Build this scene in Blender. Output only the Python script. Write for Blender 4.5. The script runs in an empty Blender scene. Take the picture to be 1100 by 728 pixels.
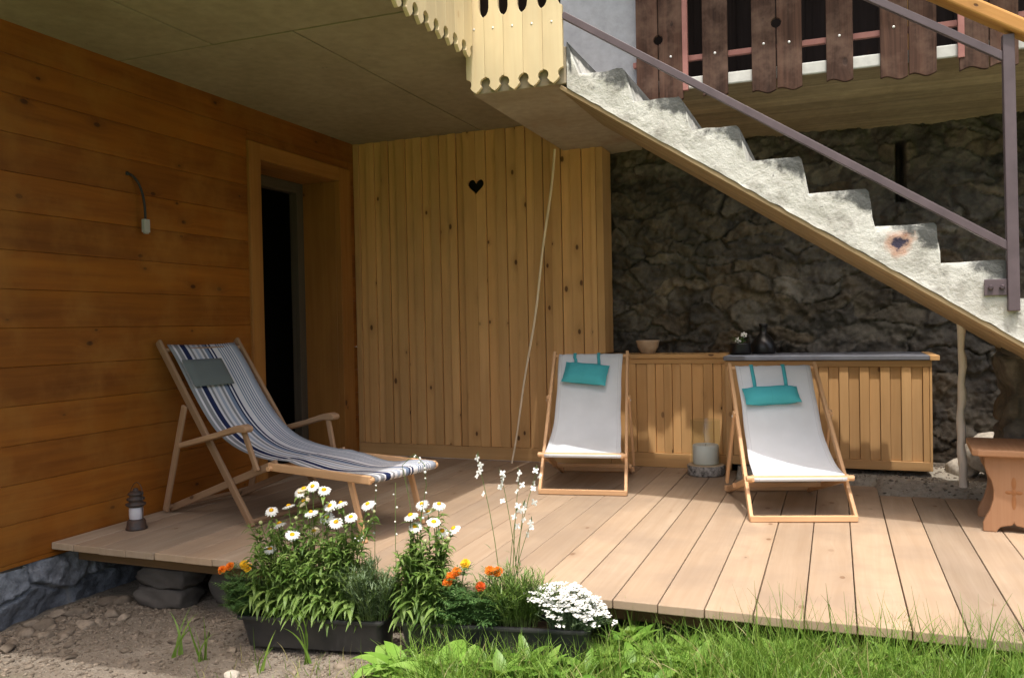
import bpy, bmesh, math, random
import numpy as np
from mathutils import Vector, Matrix

R = math.radians
random.seed(7)
SC = bpy.context.scene
COL = SC.collection

# ------------------------------------------------------------------ camera
cam_d = bpy.data.cameras.new('camera')
cam = bpy.data.objects.new('camera', cam_d)
COL.objects.link(cam)
F = Vector((-0.36063555, 0.93254267, -0.01749768))
RT = Vector((0.93262243, 0.36028711, -0.02021377))
UP = Vector((0.01254601, 0.02360854, 0.99964255))
M = Matrix((RT, UP, -F)).transposed().to_4x4()
M.translation = Vector((0, 0, 1.15))
cam.matrix_world = M
cam_d.sensor_width = 36.0
cam_d.lens = 898.779 / 1100 * 36.0
cam_d.clip_start = 0.05
cam_d.clip_end = 2000
SC.camera = cam

# ------------------------------------------------------------------ light
SUN_DIR = Vector((0.12, -0.33, 1.0)).normalized()      # towards the sun
w = bpy.data.worlds.new('World')
SC.world = w
w.use_nodes = True
nt = w.node_tree
nt.nodes.clear()
sky = nt.nodes.new('ShaderNodeTexSky')
sky.sky_type = 'NISHITA'
sky.sun_disc = False
sky.sun_elevation = math.asin(SUN_DIR.z)
sky.sun_rotation = math.atan2(SUN_DIR.x, SUN_DIR.y)
sky.dust_density = 8.0
sky.air_density = 1.1
sky.ozone_density = 0.8
bg = nt.nodes.new('ShaderNodeBackground')
bg.inputs['Strength'].default_value = 0.15
out = nt.nodes.new('ShaderNodeOutputWorld')
nt.links.new(sky.outputs[0], bg.inputs[0])
nt.links.new(bg.outputs[0], out.inputs[0])
sl = bpy.data.lights.new('sun', 'SUN')
sl.energy = 2.0
sl.angle = R(0.55)
sl.color = (1.0, 0.96, 0.92)
sun = bpy.data.objects.new('sun', sl)
COL.objects.link(sun)
sun.rotation_euler = SUN_DIR.to_track_quat('Z', 'Y').to_euler()
SC.view_settings.view_transform = 'Standard'
SC.view_settings.look = 'None'
SC.view_settings.exposure = 0.8
SC.view_settings.gamma = 1.0
SC.view_settings.use_curve_mapping = False

# ------------------------------------------------------------------ numbers
WX, WY = -4.052, 6.592          # left wall face, back wall face
ZC, ZB = 2.80, 2.566            # ceiling, lower slab underside
XS, YL = -2.072, 4.761          # ceiling edge, landing / stair face
YF = 3.359                      # deck front


# ------------------------------------------------------------------ mesh helpers
class MB:
    """collects faces with metre UVs and a random number per piece"""
    def __init__(s):
        s.v = []; s.f = []; s.uv = []; s.r = []; s.m = []

    def face(s, pts, uvs, rnd=0.5, mi=0):
        b = len(s.v)
        s.v += [tuple(p) for p in pts]
        s.f.append(tuple(range(b, b + len(pts))))
        s.uv.append([tuple(u) for u in uvs]); s.r.append(rnd); s.m.append(mi)

    def grid(s, P, rnd=0.5, mi=0, su=1.0, sv=1.0, closed=False):
        """P[i][j] shared-vertex grid"""
        b = len(s.v); n = len(P); m = len(P[0])
        for row in P: s.v += [tuple(p) for p in row]
        for i in range(n - 1):
            for j in range(m if closed else m - 1):
                k = (j + 1) % m
                s.f.append((b + i*m + j, b + (i+1)*m + j, b + (i+1)*m + k, b + i*m + k))
                u0, u1 = i/(n-1)*su, (i+1)/(n-1)*su
                dv = m if closed else m - 1
                v0, v1 = j/dv*sv, (j+1)/dv*sv
                s.uv.append([(u0, v0), (u1, v0), (u1, v1), (u0, v1)]); s.r.append(rnd); s.m.append(mi)

    def frame_box(s, o, X, Y, Z, lx, ly, lz, rnd=None, mi=0):
        """box centred at o, X is the grain direction"""
        if rnd is None: rnd = random.random()
        o = Vector(o); hx, hy, hz = X*lx/2, Y*ly/2, Z*lz/2
        b = len(s.v)
        for a in (-1, 1):
            for c in (-1, 1):
                for d in (-1, 1):
                    s.v.append(tuple(o + hx*a + hy*c + hz*d))
        ou, ov = random.random()*9, random.random()*9
        def uv(i):
            a, c, d = (i >> 2) & 1, (i >> 1) & 1, i & 1
            return a*lx, c*ly, d*lz
        quads = [((0,1,3,2), 'yz'), ((4,6,7,5), 'yz'), ((0,4,5,1), 'xz'), ((2,3,7,6), 'xz'),
                 ((0,2,6,4), 'xy'), ((1,5,7,3), 'xy')]
        for q, pl in quads:
            s.f.append(tuple(b + i for i in q))
            U = []
            for i in q:
                x, y, z = uv(i)
                if pl == 'yz': U.append((ou + z, ov + y))
                elif pl == 'xz': U.append((ou + x, ov + z + ly))
                else: U.append((ou + x, ov + y))
            s.uv.append(U); s.r.append(rnd); s.m.append(mi)

    def box(s, x0, x1, y0, y1, z0, z1, grain='x', rnd=None, mi=0):
        c = ((x0+x1)/2, (y0+y1)/2, (z0+z1)/2)
        X, Y, Z = Vector((1,0,0)), Vector((0,1,0)), Vector((0,0,1))
        if grain == 'x': s.frame_box(c, X, Y, Z, x1-x0, y1-y0, z1-z0, rnd, mi)
        elif grain == 'y': s.frame_box(c, Y, -X, Z, y1-y0, x1-x0, z1-z0, rnd, mi)
        else: s.frame_box(c, Z, X, Y, z1-z0, x1-x0, y1-y0, rnd, mi)

    def bar(s, p0, p1, wd, th, up=(0,0,1), rnd=None, mi=0):
        p0, p1 = Vector(p0), Vector(p1)
        X = (p1-p0); L = X.length; X = X/L
        Y = Vector(up).cross(X)
        if Y.length < 1e-4: Y = Vector((0,1,0)).cross(X)
        Y.normalize(); Z = X.cross(Y)
        s.frame_box((p0+p1)/2, X, Y, Z, L, wd, th, rnd, mi)

    def tube(s, pts, rad, seg=8, rnd=None, mi=0, cap=True):
        if rnd is None: rnd = random.random()
        pts = [Vector(p) for p in pts]
        if not isinstance(rad, (list, tuple)): rad = [rad]*len(pts)
        n = len(pts); P = []; N = None; L = 0
        for i, p in enumerate(pts):
            t = (pts[min(i+1, n-1)] - pts[max(i-1, 0)])
            if t.length < 1e-9: t = Vector((0, 0, 1))
            t.normalize()
            if N is None:
                N = t.cross(Vector((0,0,1)))
                if N.length < 1e-3: N = t.cross(Vector((1,0,0)))
            N = (N - t*N.dot(t)); N.normalize()
            B = t.cross(N)
            P.append([p + (N*math.cos(a) + B*math.sin(a))*rad[i] for a in [2*math.pi*k/seg for k in range(seg)]])
            if i: L += (p - pts[i-1]).length
        s.grid(P, rnd, mi, L, 2*math.pi*max(rad), True)
        if cap:
            s.face(P[0], [(0.01*math.cos(k), 0.01*math.sin(k)) for k in range(seg)], rnd, mi)
            s.face(P[-1][::-1], [(0.01*math.cos(k), 0.01*math.sin(k)) for k in range(seg)], rnd, mi)

    def lathe(s, prof, o=(0,0,0), seg=24, rnd=0.5, mi=0, wob=0.0):
        P = []
        for r_, z in prof:
            P.append([(o[0] + r_*(1+wob*math.sin(3*a+z*9))*math.cos(a), o[1] + r_*(1+wob*math.sin(2*a+z*7))*math.sin(a), o[2] + z)
                      for a in [2*math.pi*k/seg for k in range(seg)]])
        P = [row[::-1] for row in P]
        s.grid(P, rnd, mi, sum(math.dist(prof[i], prof[i+1]) for i in range(len(prof)-1)), 0.3, True)

    def prism(s, pts, ext, rnd=0.5, mi=0, mside=None, ud=(1,0,0), vd=(0,0,1)):
        """pts: closed 3D outline, extruded by ext"""
        pts = [Vector(p) for p in pts]; ext = Vector(ext); ud = Vector(ud); vd = Vector(vd)
        n = len(pts); b = len(s.v)
        s.v += [tuple(p) for p in pts] + [tuple(p + ext) for p in pts]
        if mside is None: mside = mi
        ou = random.random()*9
        s.f.append(tuple(range(b, b+n))); s.uv.append([(p.dot(ud)+ou, p.dot(vd)) for p in pts]); s.r.append(rnd); s.m.append(mi)
        s.f.append(tuple(range(b+2*n-1, b+n-1, -1))); s.uv.append([(p.dot(ud)+ou, p.dot(vd)) for p in pts[::-1]]); s.r.append(rnd); s.m.append(mi)
        d = 0
        for i in range(n):
            j = (i+1) % n; l = (pts[j]-pts[i]).length
            s.f.append((b+j, b+i, b+n+i, b+n+j))
            s.uv.append([(ou+d+l, 0), (ou+d, 0), (ou+d, ext.length), (ou+d+l, ext.length)]); s.r.append(rnd); s.m.append(mside)
            d += l

    def build(s, name, mats, parent=None, bevel=0, seg=2, smooth=False, solid=0, sub=0, loc=None):
        me = bpy.data.meshes.new(name)
        me.from_pydata(s.v, [], s.f)
        uvl = me.uv_layers.new(name='UVMap')
        flat = [c for u in s.uv for q in u for c in q]
        uvl.data.foreach_set('uv', flat)
        at = me.attributes.new('rnd', 'FLOAT', 'FACE')
        at.data.foreach_set('value', s.r)
        if not isinstance(mats, (list, tuple)): mats = [mats]
        for m in mats: me.materials.append(m)
        me.polygons.foreach_set('material_index', s.m)
        if smooth: me.polygons.foreach_set('use_smooth', [True]*len(s.f))
        me.validate(clean_customdata=False)
        me.update()
        o = bpy.data.objects.new(name, me)
        COL.objects.link(o)
        if parent: o.parent = parent
        if loc: o.location = loc
        if solid:
            md = o.modifiers.new('solid', 'SOLIDIFY'); md.thickness = solid; md.offset = 0
        if sub:
            md = o.modifiers.new('sub', 'SUBSURF'); md.levels = sub; md.render_levels = sub
        if bevel:
            md = o.modifiers.new('bevel', 'BEVEL'); md.width = bevel; md.segments = seg
            md.limit_method = 'ANGLE'; md.angle_limit = R(40)
        return o


def tag(o, label, cat, group=None, kind=None):
    o['label'] = label; o['category'] = cat
    if group: o['group'] = group
    if kind: o['kind'] = kind
    return o


def thing(name, label, cat, loc=(0,0,0), rz=0, group=None):
    o = bpy.data.objects.new(name, None)
    o.empty_display_size = 0.1
    COL.objects.link(o)
    o.location = loc; o.rotation_euler = (0, 0, rz)
    return tag(o, label, cat, group)


def dup(o, parent=None):
    c = o.copy(); COL.objects.link(c)
    if parent: c.parent = parent
    for ch in list(o.children): dup(ch, c)
    return c


# ------------------------------------------------------------------ numpy noise
_TAB = {}


def vnoise(x, y, seed=0):
    T = _TAB.get(seed)
    if T is None: T = _TAB[seed] = np.random.RandomState(seed).rand(256, 256)
    xi = np.floor(x).astype(int); yi = np.floor(y).astype(int)
    fx = x - xi; fy = y - yi
    fx = fx*fx*(3-2*fx); fy = fy*fy*(3-2*fy)
    a = T[xi % 256, yi % 256]; b = T[(xi+1) % 256, yi % 256]
    c = T[xi % 256, (yi+1) % 256]; d = T[(xi+1) % 256, (yi+1) % 256]
    return (a*(1-fx)+b*fx)*(1-fy) + (c*(1-fx)+d*fx)*fy


def fbm(x, y, seed=0, oct=4):
    t = 0; a = 0.5
    for i in range(oct):
        t = t + a*vnoise(x*2**i, y*2**i, seed+i); a *= 0.5
    return t


# ------------------------------------------------------------------ materials
class N:
    """tiny node-graph builder"""
    def __init__(s, name):
        s.mat = bpy.data.materials.new(name); s.mat.use_nodes = True
        s.t = s.mat.node_tree; s.t.nodes.clear()
        s.out = s.t.nodes.new('ShaderNodeOutputMaterial')
        s.b = s.t.nodes.new('ShaderNodeBsdfPrincipled')
        s.t.links.new(s.b.outputs[0], s.out.inputs[0])

    def node(s, typ, **kw):
        n = s.t.nodes.new(typ)
        for k, v in kw.items(): setattr(n, k, v)
        return n

    def put(s, inp, v):
        if isinstance(v, bpy.types.NodeSocket): s.t.links.new(v, inp)
        else:
            if isinstance(v, (tuple, list)) and len(v) == 3 and inp.type == 'RGBA': v = (*v, 1)
            inp.default_value = v

    def math(s, op, a, b=0.0, c=None, clamp=False):
        n = s.node('ShaderNodeMath', operation=op, use_clamp=clamp)
        s.put(n.inputs[0], a); s.put(n.inputs[1], b)
        if c is not None: s.put(n.inputs[2], c)
        return n.outputs[0]

    def rng(s, v, a, b, c=0.0, d=1.0, smooth=False):
        n = s.node('ShaderNodeMapRange')
        if smooth: n.interpolation_type = 'SMOOTHSTEP'
        for i, q in enumerate((v, a, b, c, d)): s.put(n.inputs[i], q)
        return n.outputs[0]

    def mix(s, f, a, b, mode='MIX'):
        n = s.node('ShaderNodeMix', data_type='RGBA', blend_type=mode)
        s.put(n.inputs[0], f); s.put(n.inputs[6], a); s.put(n.inputs[7], b)
        return n.outputs[2]

    def xyz(s, x, y, z=0.0):
        n = s.node('ShaderNodeCombineXYZ')
        s.put(n.inputs[0], x); s.put(n.inputs[1], y); s.put(n.inputs[2], z)
        return n.outputs[0]

    def noise(s, vec, scale, detail=3.0, rough=0.55, dist=0.0, col=False):
        n = s.node('ShaderNodeTexNoise')
        s.put(n.inputs['Vector'], vec); s.put(n.inputs['Scale'], scale)
        s.put(n.inputs['Detail'], detail); s.put(n.inputs['Roughness'], rough); s.put(n.inputs['Distortion'], dist)
        return n.outputs['Color' if col else 'Fac']

    def voro(s, vec, scale, feature='F1', rand=1.0):
        n = s.node('ShaderNodeTexVoronoi', feature=feature)
        s.put(n.inputs['Vector'], vec); s.put(n.inputs['Scale'], scale); s.put(n.inputs['Randomness'], rand)
        return n

    def ramp(s, v, stops, const=False):
        n = s.node('ShaderNodeValToRGB')
        if const: n.color_ramp.interpolation = 'CONSTANT'
        e = n.color_ramp.elements
        while len(e) > 1: e.remove(e[0])
        e[0].position = stops[0][0]; e[0].color = (*stops[0][1], 1)
        for p, c in stops[1:]:
            k = e.new(p); k.color = (*c, 1)
        s.put(n.inputs[0], v)
        return n.outputs[0]

    def uv(s):
        n = s.node('ShaderNodeUVMap'); n.uv_map = 'UVMap'
        return n.outputs[0]

    def sep(s, v):
        n = s.node('ShaderNodeSeparateXYZ'); s.put(n.inputs[0], v)
        return n.outputs

    def attr(s, name):
        n = s.node('ShaderNodeAttribute'); n.attribute_name = name
        return n.outputs['Fac']

    def pos(s):
        return s.node('ShaderNodeNewGeometry').outputs['Position']

    def bump(s, h, strength=0.3, dist=0.01):
        n = s.node('ShaderNodeBump')
        s.put(n.inputs['Height'], h); n.inputs['Strength'].default_value = strength; n.inputs['Distance'].default_value = dist
        s.t.links.new(n.outputs[0], s.b.inputs['Normal'])

    def fin(s, col, rough=0.6, spec=0.3, **kw):
        s.put(s.b.inputs['Base Color'], col); s.put(s.b.inputs['Roughness'], rough)
        s.b.inputs['Specular IOR Level'].default_value = spec
        for k, v in kw.items(): s.put(s.b.inputs[k], v)
        return s.mat


def wood(name, light, dark, knot=(0.06, 0.025, 0.01), rough=0.6, knots=0.5, fine=48.0, var=0.22, grain=0.6, spec=0.25, bump=0.25, dirt=None, hue=None):
    g = N(name)
    u, v, _ = g.sep(g.uv()); r = g.attr('rnd')
    r100 = g.math('MULTIPLY', r, 91.7)
    # knots
    kv = g.xyz(g.math('ADD', g.math('MULTIPLY', u, 2.6), r100), g.math('ADD', g.math('MULTIPLY', v, 4.6), g.math('MULTIPLY', r, 53.0)), 0.0)
    vo = g.node('ShaderNodeTexVoronoi', voronoi_dimensions='2D')
    g.put(vo.inputs['Vector'], kv); vo.inputs['Scale'].default_value = 1.0
    dist = vo.outputs['Distance']
    gate = g.rng(g.sep(vo.outputs['Color'])[0], knots-0.02, knots+0.02, 1.0, 0.0)
    size = g.rng(g.sep(vo.outputs['Color'])[1], 0, 1, 0.03, 0.085)
    kn = g.math('MULTIPLY', g.rng(dist, g.math('MULTIPLY', size, 0.55), size, 1.0, 0.0, True), gate)
    halo = g.math('MULTIPLY', g.rng(dist, 0.0, g.math('MULTIPLY', size, 4.2), 1.0, 0.0, True), gate)
    # grain, bent round the knots
    warp = g.noise(g.xyz(g.math('MULTIPLY', u, 1.1), g.math('MULTIPLY', v, 5.0), r100), 1.0, 2.0)
    vv = g.math('ADD', v, g.math('ADD', g.math('MULTIPLY', g.math('SUBTRACT', warp, 0.5), 0.07), g.math('MULTIPLY', halo, 0.035)))
    g1 = g.noise(g.xyz(g.math('MULTIPLY', u, 1.3), g.math('MULTIPLY', vv, fine), r100), 1.0, 4.0, 0.65)
    g2 = g.noise(g.xyz(g.math('MULTIPLY', u, 0.35), g.math('MULTIPLY', vv, fine*0.3), g.math('ADD', r100, 7.0)), 1.0, 2.0, 0.5)
    gr = g.rng(g.math('ADD', g.math('MULTIPLY', g1, 0.55), g.math('MULTIPLY', g2, 0.45)), 0.36, 0.64, 0.0, 1.0)
    col = g.mix(g.math('MULTIPLY', gr, grain), light, dark)
    blot = g.noise(g.xyz(g.math('MULTIPLY', u, 1.6), g.math('MULTIPLY', v, 3.0), r100), 1.0, 3.0)
    tone = g.math('MULTIPLY', g.rng(r, 0, 1, 1.0-var, 1.0+var), g.rng(blot, 0.3, 0.7, 0.88, 1.12))
    col = g.mix(1.0, col, g.xyz(tone, tone, tone), 'MULTIPLY')
    if hue is not None:
        h = g.math('FRACT', g.math('MULTIPLY', r, 7.31))
        col = g.mix(g.math('MULTIPLY', h, hue[1]), col, hue[0])
    col = g.mix(g.math('MULTIPLY', halo, 0.35), col, tuple(0.5*a+0.5*b for a, b in zip(dark, knot)))
    col = g.mix(g.math('MULTIPLY', kn, 0.85), col, knot)
    if dirt is not None:
        dn = g.noise(g.pos(), dirt[1], 5.0, 0.6)
        col = g.mix(g.rng(dn, 0.45, 0.75, 0.0, dirt[2]), col, dirt[0])
    g.bump(g.math('SUBTRACT', g.math('MULTIPLY', gr, -0.6), kn), bump, 0.004)
    return g.fin(col, g.rng(gr, 0, 1, rough-0.06, rough+0.08), spec)


def plain(name, col, rough=0.5, spec=0.4, noise=None, bump=None, **kw):
    g = N(name)
    c = col
    if noise:
        n = g.noise(g.pos(), noise[1], 4.0, 0.6)
        c = g.mix(g.rng(n, 0.35, 0.7), col, noise[0])
        if bump: g.bump(n, bump, 0.004)
    return g.fin(c, rough, spec, **kw)


MAT = {}
MAT['stained'] = wood('stained_siding', (0.300, 0.102, 0.0120), (0.170, 0.050, 0.005), knot=(0.045, 0.012, 0.004), rough=0.45, knots=0.42, fine=26, var=0.14, grain=0.85, spec=0.35, bump=0.15, dirt=((0.33, 0.145, 0.030), 3.4, 0.75))
MAT['larch'] = wood('larch_boards', (0.70, 0.425, 0.185), (0.56, 0.305, 0.11), knot=(0.075, 0.028, 0.010), rough=0.55, knots=0.44, fine=42, var=0.13, grain=0.6, hue=((0.56, 0.30, 0.105), 0.4))
MAT['larch_trim'] = wood('larch_trim', (0.58, 0.35, 0.15), (0.46, 0.25, 0.09), knots=0.25, fine=40, var=0.1)
MAT['casing'] = wood('door_casing_wood', (0.36, 0.165, 0.042), (0.26, 0.105, 0.025), knots=0.3, fine=40, var=0.08, rough=0.5)
MAT['deck'] = wood('deck_boards', (0.372, 0.294, 0.216), (0.285, 0.208, 0.138), knot=(0.19, 0.11, 0.06), rough=0.72, knots=0.24, fine=34, var=0.17, grain=0.7, dirt=((0.27, 0.205, 0.15), 2.6, 0.75), hue=((0.41, 0.28, 0.175), 0.5))
MAT['cabinet'] = wood('cabinet_boards', (0.55, 0.34, 0.155), (0.43, 0.24, 0.095), knot=(0.12, 0.05, 0.02), rough=0.55, knots=0.3, fine=42, var=0.14, hue=((0.50, 0.27, 0.10), 0.4))
MAT['fresh'] = wood('fresh_spruce', (0.71, 0.595, 0.37), (0.65, 0.505, 0.29), knot=(0.5, 0.28, 0.1), rough=0.5, knots=0.06, fine=45, var=0.05, grain=0.6)
MAT['old_board'] = wood('weathered_brown_board', (0.092, 0.044, 0.027), (0.026, 0.013, 0.009), knot=(0.02, 0.01, 0.008), rough=0.75, knots=0.4, fine=46, var=0.25, grain=0.9, dirt=((0.17, 0.105, 0.075), 7.0, 0.7), bump=0.5)
MAT['chair_wood'] = wood('deckchair_beech', (0.60, 0.375, 0.205), (0.50, 0.285, 0.14), rough=0.5, knots=0.02, fine=60, var=0.08)
MAT['teak'] = wood('worn_teak', (0.37, 0.235, 0.14), (0.25, 0.145, 0.078), rough=0.6, knots=0.05, fine=60, var=0.18)
MAT['stool'] = wood('stool_pine', (0.42, 0.235, 0.13), (0.33, 0.165, 0.082), rough=0.5, knots=0.2, fine=40, var=0.1)
MAT['rail_wood'] = wood('handrail_spruce', (0.52, 0.27, 0.085), (0.40, 0.18, 0.045), rough=0.4, knots=0.2, fine=40, var=0.06)
MAT['joist'] = wood('joist_wood', (0.20, 0.12, 0.06), (0.12, 0.07, 0.03), rough=0.8, knots=0.3)
MAT['facade'] = wood('dark_facade', (0.030, 0.016, 0.011), (0.014, 0.008, 0.006), rough=0.7, knots=0.3)
MAT['greywood'] = wood('grey_door_frame', (0.105, 0.085, 0.06), (0.07, 0.055, 0.038), rough=0.7, knots=0.1)
MAT['stick'] = wood('peeled_stick', (0.86, 0.74, 0.54), (0.76, 0.62, 0.42), rough=0.7, knots=0.2, fine=60)
MAT['pole'] = wood('grey_branch', (0.70, 0.64, 0.55), (0.55, 0.49, 0.41), rough=0.8, knots=0.3, fine=50)


def concrete(name, a, b, stripes=None, pits=0.5, stain=None):
    g = N(name)
    p = g.pos()
    n1 = g.noise(p, 1.3, 5, 0.62); n2 = g.noise(p, 14, 4, 0.6); n3 = g.noise(p, 90, 2)
    col = g.mix(g.rng(n1, 0.35, 0.68), a, b)
    k = g.rng(n2, 0.3, 0.7, 0.88, 1.1)
    col = g.mix(1.0, col, g.xyz(k, k, k), 'MULTIPLY')
    h = g.math('ADD', n2, g.math('MULTIPLY', n3, 0.3))
    if stripes:
        x, y, z = g.sep(p)
        q = g.math('MULTIPLY', y if stripes == 'y' else x, 7.0)
        fr = g.math('FRACT', q); cell = g.math('FLOOR', q)
        wn = g.node('ShaderNodeTexWhiteNoise', noise_dimensions='1D'); g.put(wn.inputs['W'], cell)
        t = g.rng(wn.outputs['Value'], 0, 1, 0.75, 1.2)
        col = g.mix(1.0, col, g.xyz(t, t, t), 'MULTIPLY')
        gn = g.noise(g.xyz(g.math('MULTIPLY', x, 1.5 if stripes == 'y' else 40), g.math('MULTIPLY', y, 40 if stripes == 'y' else 1.5), z), 1.0, 3)
        t2 = g.rng(gn, 0.3, 0.7, 0.85, 1.1)
        col = g.mix(1.0, col, g.xyz(t2, t2, t2), 'MULTIPLY')
        line = g.rng(g.math('ABSOLUTE', g.math('SUBTRACT', fr, 0.5)), 0.46, 0.5, 0.0, 1.0)
        col = g.mix(g.math('MULTIPLY', line, 0.5), col, tuple(c*0.45 for c in a))
        h = g.math('SUBTRACT', h, line)
    vo = g.voro(p, 9.0).outputs['Distance']
    pit = g.rng(vo, 0.05, 0.10, pits, 0.0)
    pitg = g.math('MULTIPLY', pit, g.rng(g.noise(p, 2.1), 0.5, 0.6))
    col = g.mix(pitg, col, tuple(c*0.35 for c in a))
    if stain:
        sn = g.noise(p, stain[1], 5, 0.65)
        col = g.mix(g.rng(sn, 0.56, 0.75, 0.0, stain[2]), col, stain[0])
    g.bump(h, 0.25, 0.006)
    return g.fin(col, 0.85, 0.2)


MAT['ceiling'] = concrete('ceiling_concrete', (0.34, 0.29, 0.20), (0.27, 0.225, 0.15), stain=((0.20, 0.15, 0.09), 1.0, 0.5))
MAT['soffit'] = concrete('landing_concrete', (0.42, 0.36, 0.27), (0.33, 0.27, 0.19), stain=((0.30, 0.15, 0.08), 2.2, 0.5))
MAT['boardform'] = concrete('board_marked_concrete', (0.36, 0.28, 0.17), (0.26, 0.19, 0.11), stripes='y', pits=0.0)
MAT['slab_edge'] = concrete('pale_slab_edge', (0.62, 0.62, 0.58), (0.48, 0.48, 0.45), pits=0.6)
MAT['plaster'] = concrete('grey_plaster', (0.40, 0.42, 0.46), (0.32, 0.34, 0.38), stain=((0.20, 0.21, 0.23), 3.0, 0.6))
MAT['block'] = concrete('block_concrete', (0.13, 0.118, 0.105), (0.07, 0.064, 0.058))


def stair_mat():
    g = N('whitewashed_stair_concrete')
    p = g.pos(); x, y, z = g.sep(p)
    # height below the nosing line
    u, v, _ = g.sep(g.uv())
    n1 = g.noise(p, 3.2, 5, 0.65); n2 = g.noise(p, 24, 4, 0.7); n3 = g.noise(p, 8, 4, 0.6)
    col = g.mix(g.rng(n1, 0.35, 0.65), (0.62, 0.625, 0.585), (0.48, 0.475, 0.43))
    grime = g.rng(g.math('ADD', n3, g.math('MULTIPLY', n2, 0.5)), 0.74, 0.98)
    col = g.mix(g.math('MULTIPLY', grime, 0.75), col, (0.27, 0.255, 0.225))
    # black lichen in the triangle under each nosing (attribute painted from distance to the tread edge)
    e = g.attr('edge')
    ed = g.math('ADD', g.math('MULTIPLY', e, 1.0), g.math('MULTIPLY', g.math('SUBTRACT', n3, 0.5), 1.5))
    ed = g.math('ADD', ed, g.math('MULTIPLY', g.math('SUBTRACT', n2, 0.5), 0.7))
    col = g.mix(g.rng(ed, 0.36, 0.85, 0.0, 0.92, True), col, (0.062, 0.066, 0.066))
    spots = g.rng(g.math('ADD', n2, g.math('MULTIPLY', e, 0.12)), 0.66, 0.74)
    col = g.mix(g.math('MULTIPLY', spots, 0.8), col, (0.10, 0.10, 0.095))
    # rusty repair patch with a dark hole
    dx = g.math('SUBTRACT', x, 0.315); dz = g.math('SUBTRACT', z, 1.535)
    rr = g.math('SQRT', g.math('ADD', g.math('MULTIPLY', dx, dx), g.math('MULTIPLY', g.math('MULTIPLY', dz, dz), 1.5)))
    rr = g.math('ADD', rr, g.math('MULTIPLY', g.math('SUBTRACT', n3, 0.5), 0.26))
    side = g.rng(y, YL+0.012, YL+0.02, 1.0, 0.0)
    col = g.mix(g.math('MULTIPLY', g.rng(rr, 0.04, 0.085, 0.6, 0.0), side), col, (0.42, 0.17, 0.08))
    col = g.mix(g.math('MULTIPLY', g.rng(rr, 0.012, 0.03, 1.0, 0.0), side), col, (0.05, 0.045, 0.07))
    n4 = g.noise(p, 60, 3, 0.7)
    g.bump(g.math('ADD', g.math('ADD', g.math('MULTIPLY', n3, 0.8), n2), g.math('MULTIPLY', n4, 0.8)), 0.6, 0.010)
    return g.fin(col, 0.9, 0.15)


MAT['stair'] = stair_mat()


def stone_mat(name, cols, mortar, moss=None, nscale=6.0):
    g = N(name)
    p = g.pos(); r = g.attr('tint'); m = g.attr('mortar')
    n1 = g.noise(p, nscale, 6, 0.68); n2 = g.noise(p, 45, 3, 0.6)
    col = g.ramp(r, [(i/(len(cols)-1), c) for i, c in enumerate(cols)])
    n5 = g.noise(p, 1.7, 3, 0.6)
    k = g.math('MULTIPLY', g.rng(n1, 0.3, 0.72, 0.35, 1.75), g.rng(n5, 0.35, 0.65, 0.7, 1.35))
    col = g.mix(1.0, col, g.xyz(k, k, k), 'MULTIPLY')
    col = g.mix(g.math('MULTIPLY', m, g.rng(n2, 0.3, 0.7, 0.55, 0.95)), col, mortar)
    if moss:
        col = g.mix(g.rng(g.noise(p, 2.4, 4), 0.55, 0.7, 0.0, 0.5), col, moss)
    g.bump(g.math('ADD', n1, g.math('MULTIPLY', n2, 0.4)), 0.9, 0.02)
    return g.fin(col, 0.8, 0.3)


MAT['rubble'] = stone_mat('rubble_stone', [(0.062, 0.054, 0.043), (0.078, 0.068, 0.054), (0.100, 0.087, 0.066), (0.100, 0.076, 0.048), (0.070, 0.063, 0.053), (0.140, 0.124, 0.098)], (0.066, 0.058, 0.045), moss=(0.05, 0.05, 0.035))
MAT['plinth'] = stone_mat('blue_grey_plinth_stone', [(0.12, 0.135, 0.16), (0.18, 0.195, 0.22), (0.145, 0.155, 0.175)], (0.24, 0.24, 0.24), nscale=9)


def canvas(name, col, stripe=None, s=420, col2=None):
    g = N(name)
    u, v, _ = g.sep(g.uv())
    if stripe: base = g.ramp(v, stripe, True)
    else:        # stitched side hems
        hd = g.math('ABSOLUTE', g.math('SUBTRACT', g.math('ABSOLUTE', g.math('SUBTRACT', v, 0.25)), 0.222))
        base = g.mix(g.rng(hd, 0.001, 0.0028, 0.35, 0.0), col, (col[0]*0.55, col[1]*0.55, col[2]*0.56))
    n = g.noise(g.pos(), 5.0, 3)
    k = g.rng(n, 0.3, 0.7, 0.93, 1.03)
    base = g.mix(1.0, base, g.xyz(k, k, k), 'MULTIPLY')
    wv = g.noise(g.pos(), s, 1)
    g.bump(g.math('ADD', wv, g.math('MULTIPLY', n, 6.0)), 0.12, 0.003)
    m = g.fin(base, 0.85, 0.1)
    tr = g.node('ShaderNodeBsdfTranslucent'); g.put(tr.inputs[0], base)
    mx = g.node('ShaderNodeMixShader'); mx.inputs[0].default_value = 0.15
    g.t.links.new(g.b.outputs[0], mx.inputs[1]); g.t.links.new(tr.outputs[0], mx.inputs[2]); g.t.links.new(mx.outputs[0], g.out.inputs[0])
    return m


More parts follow.
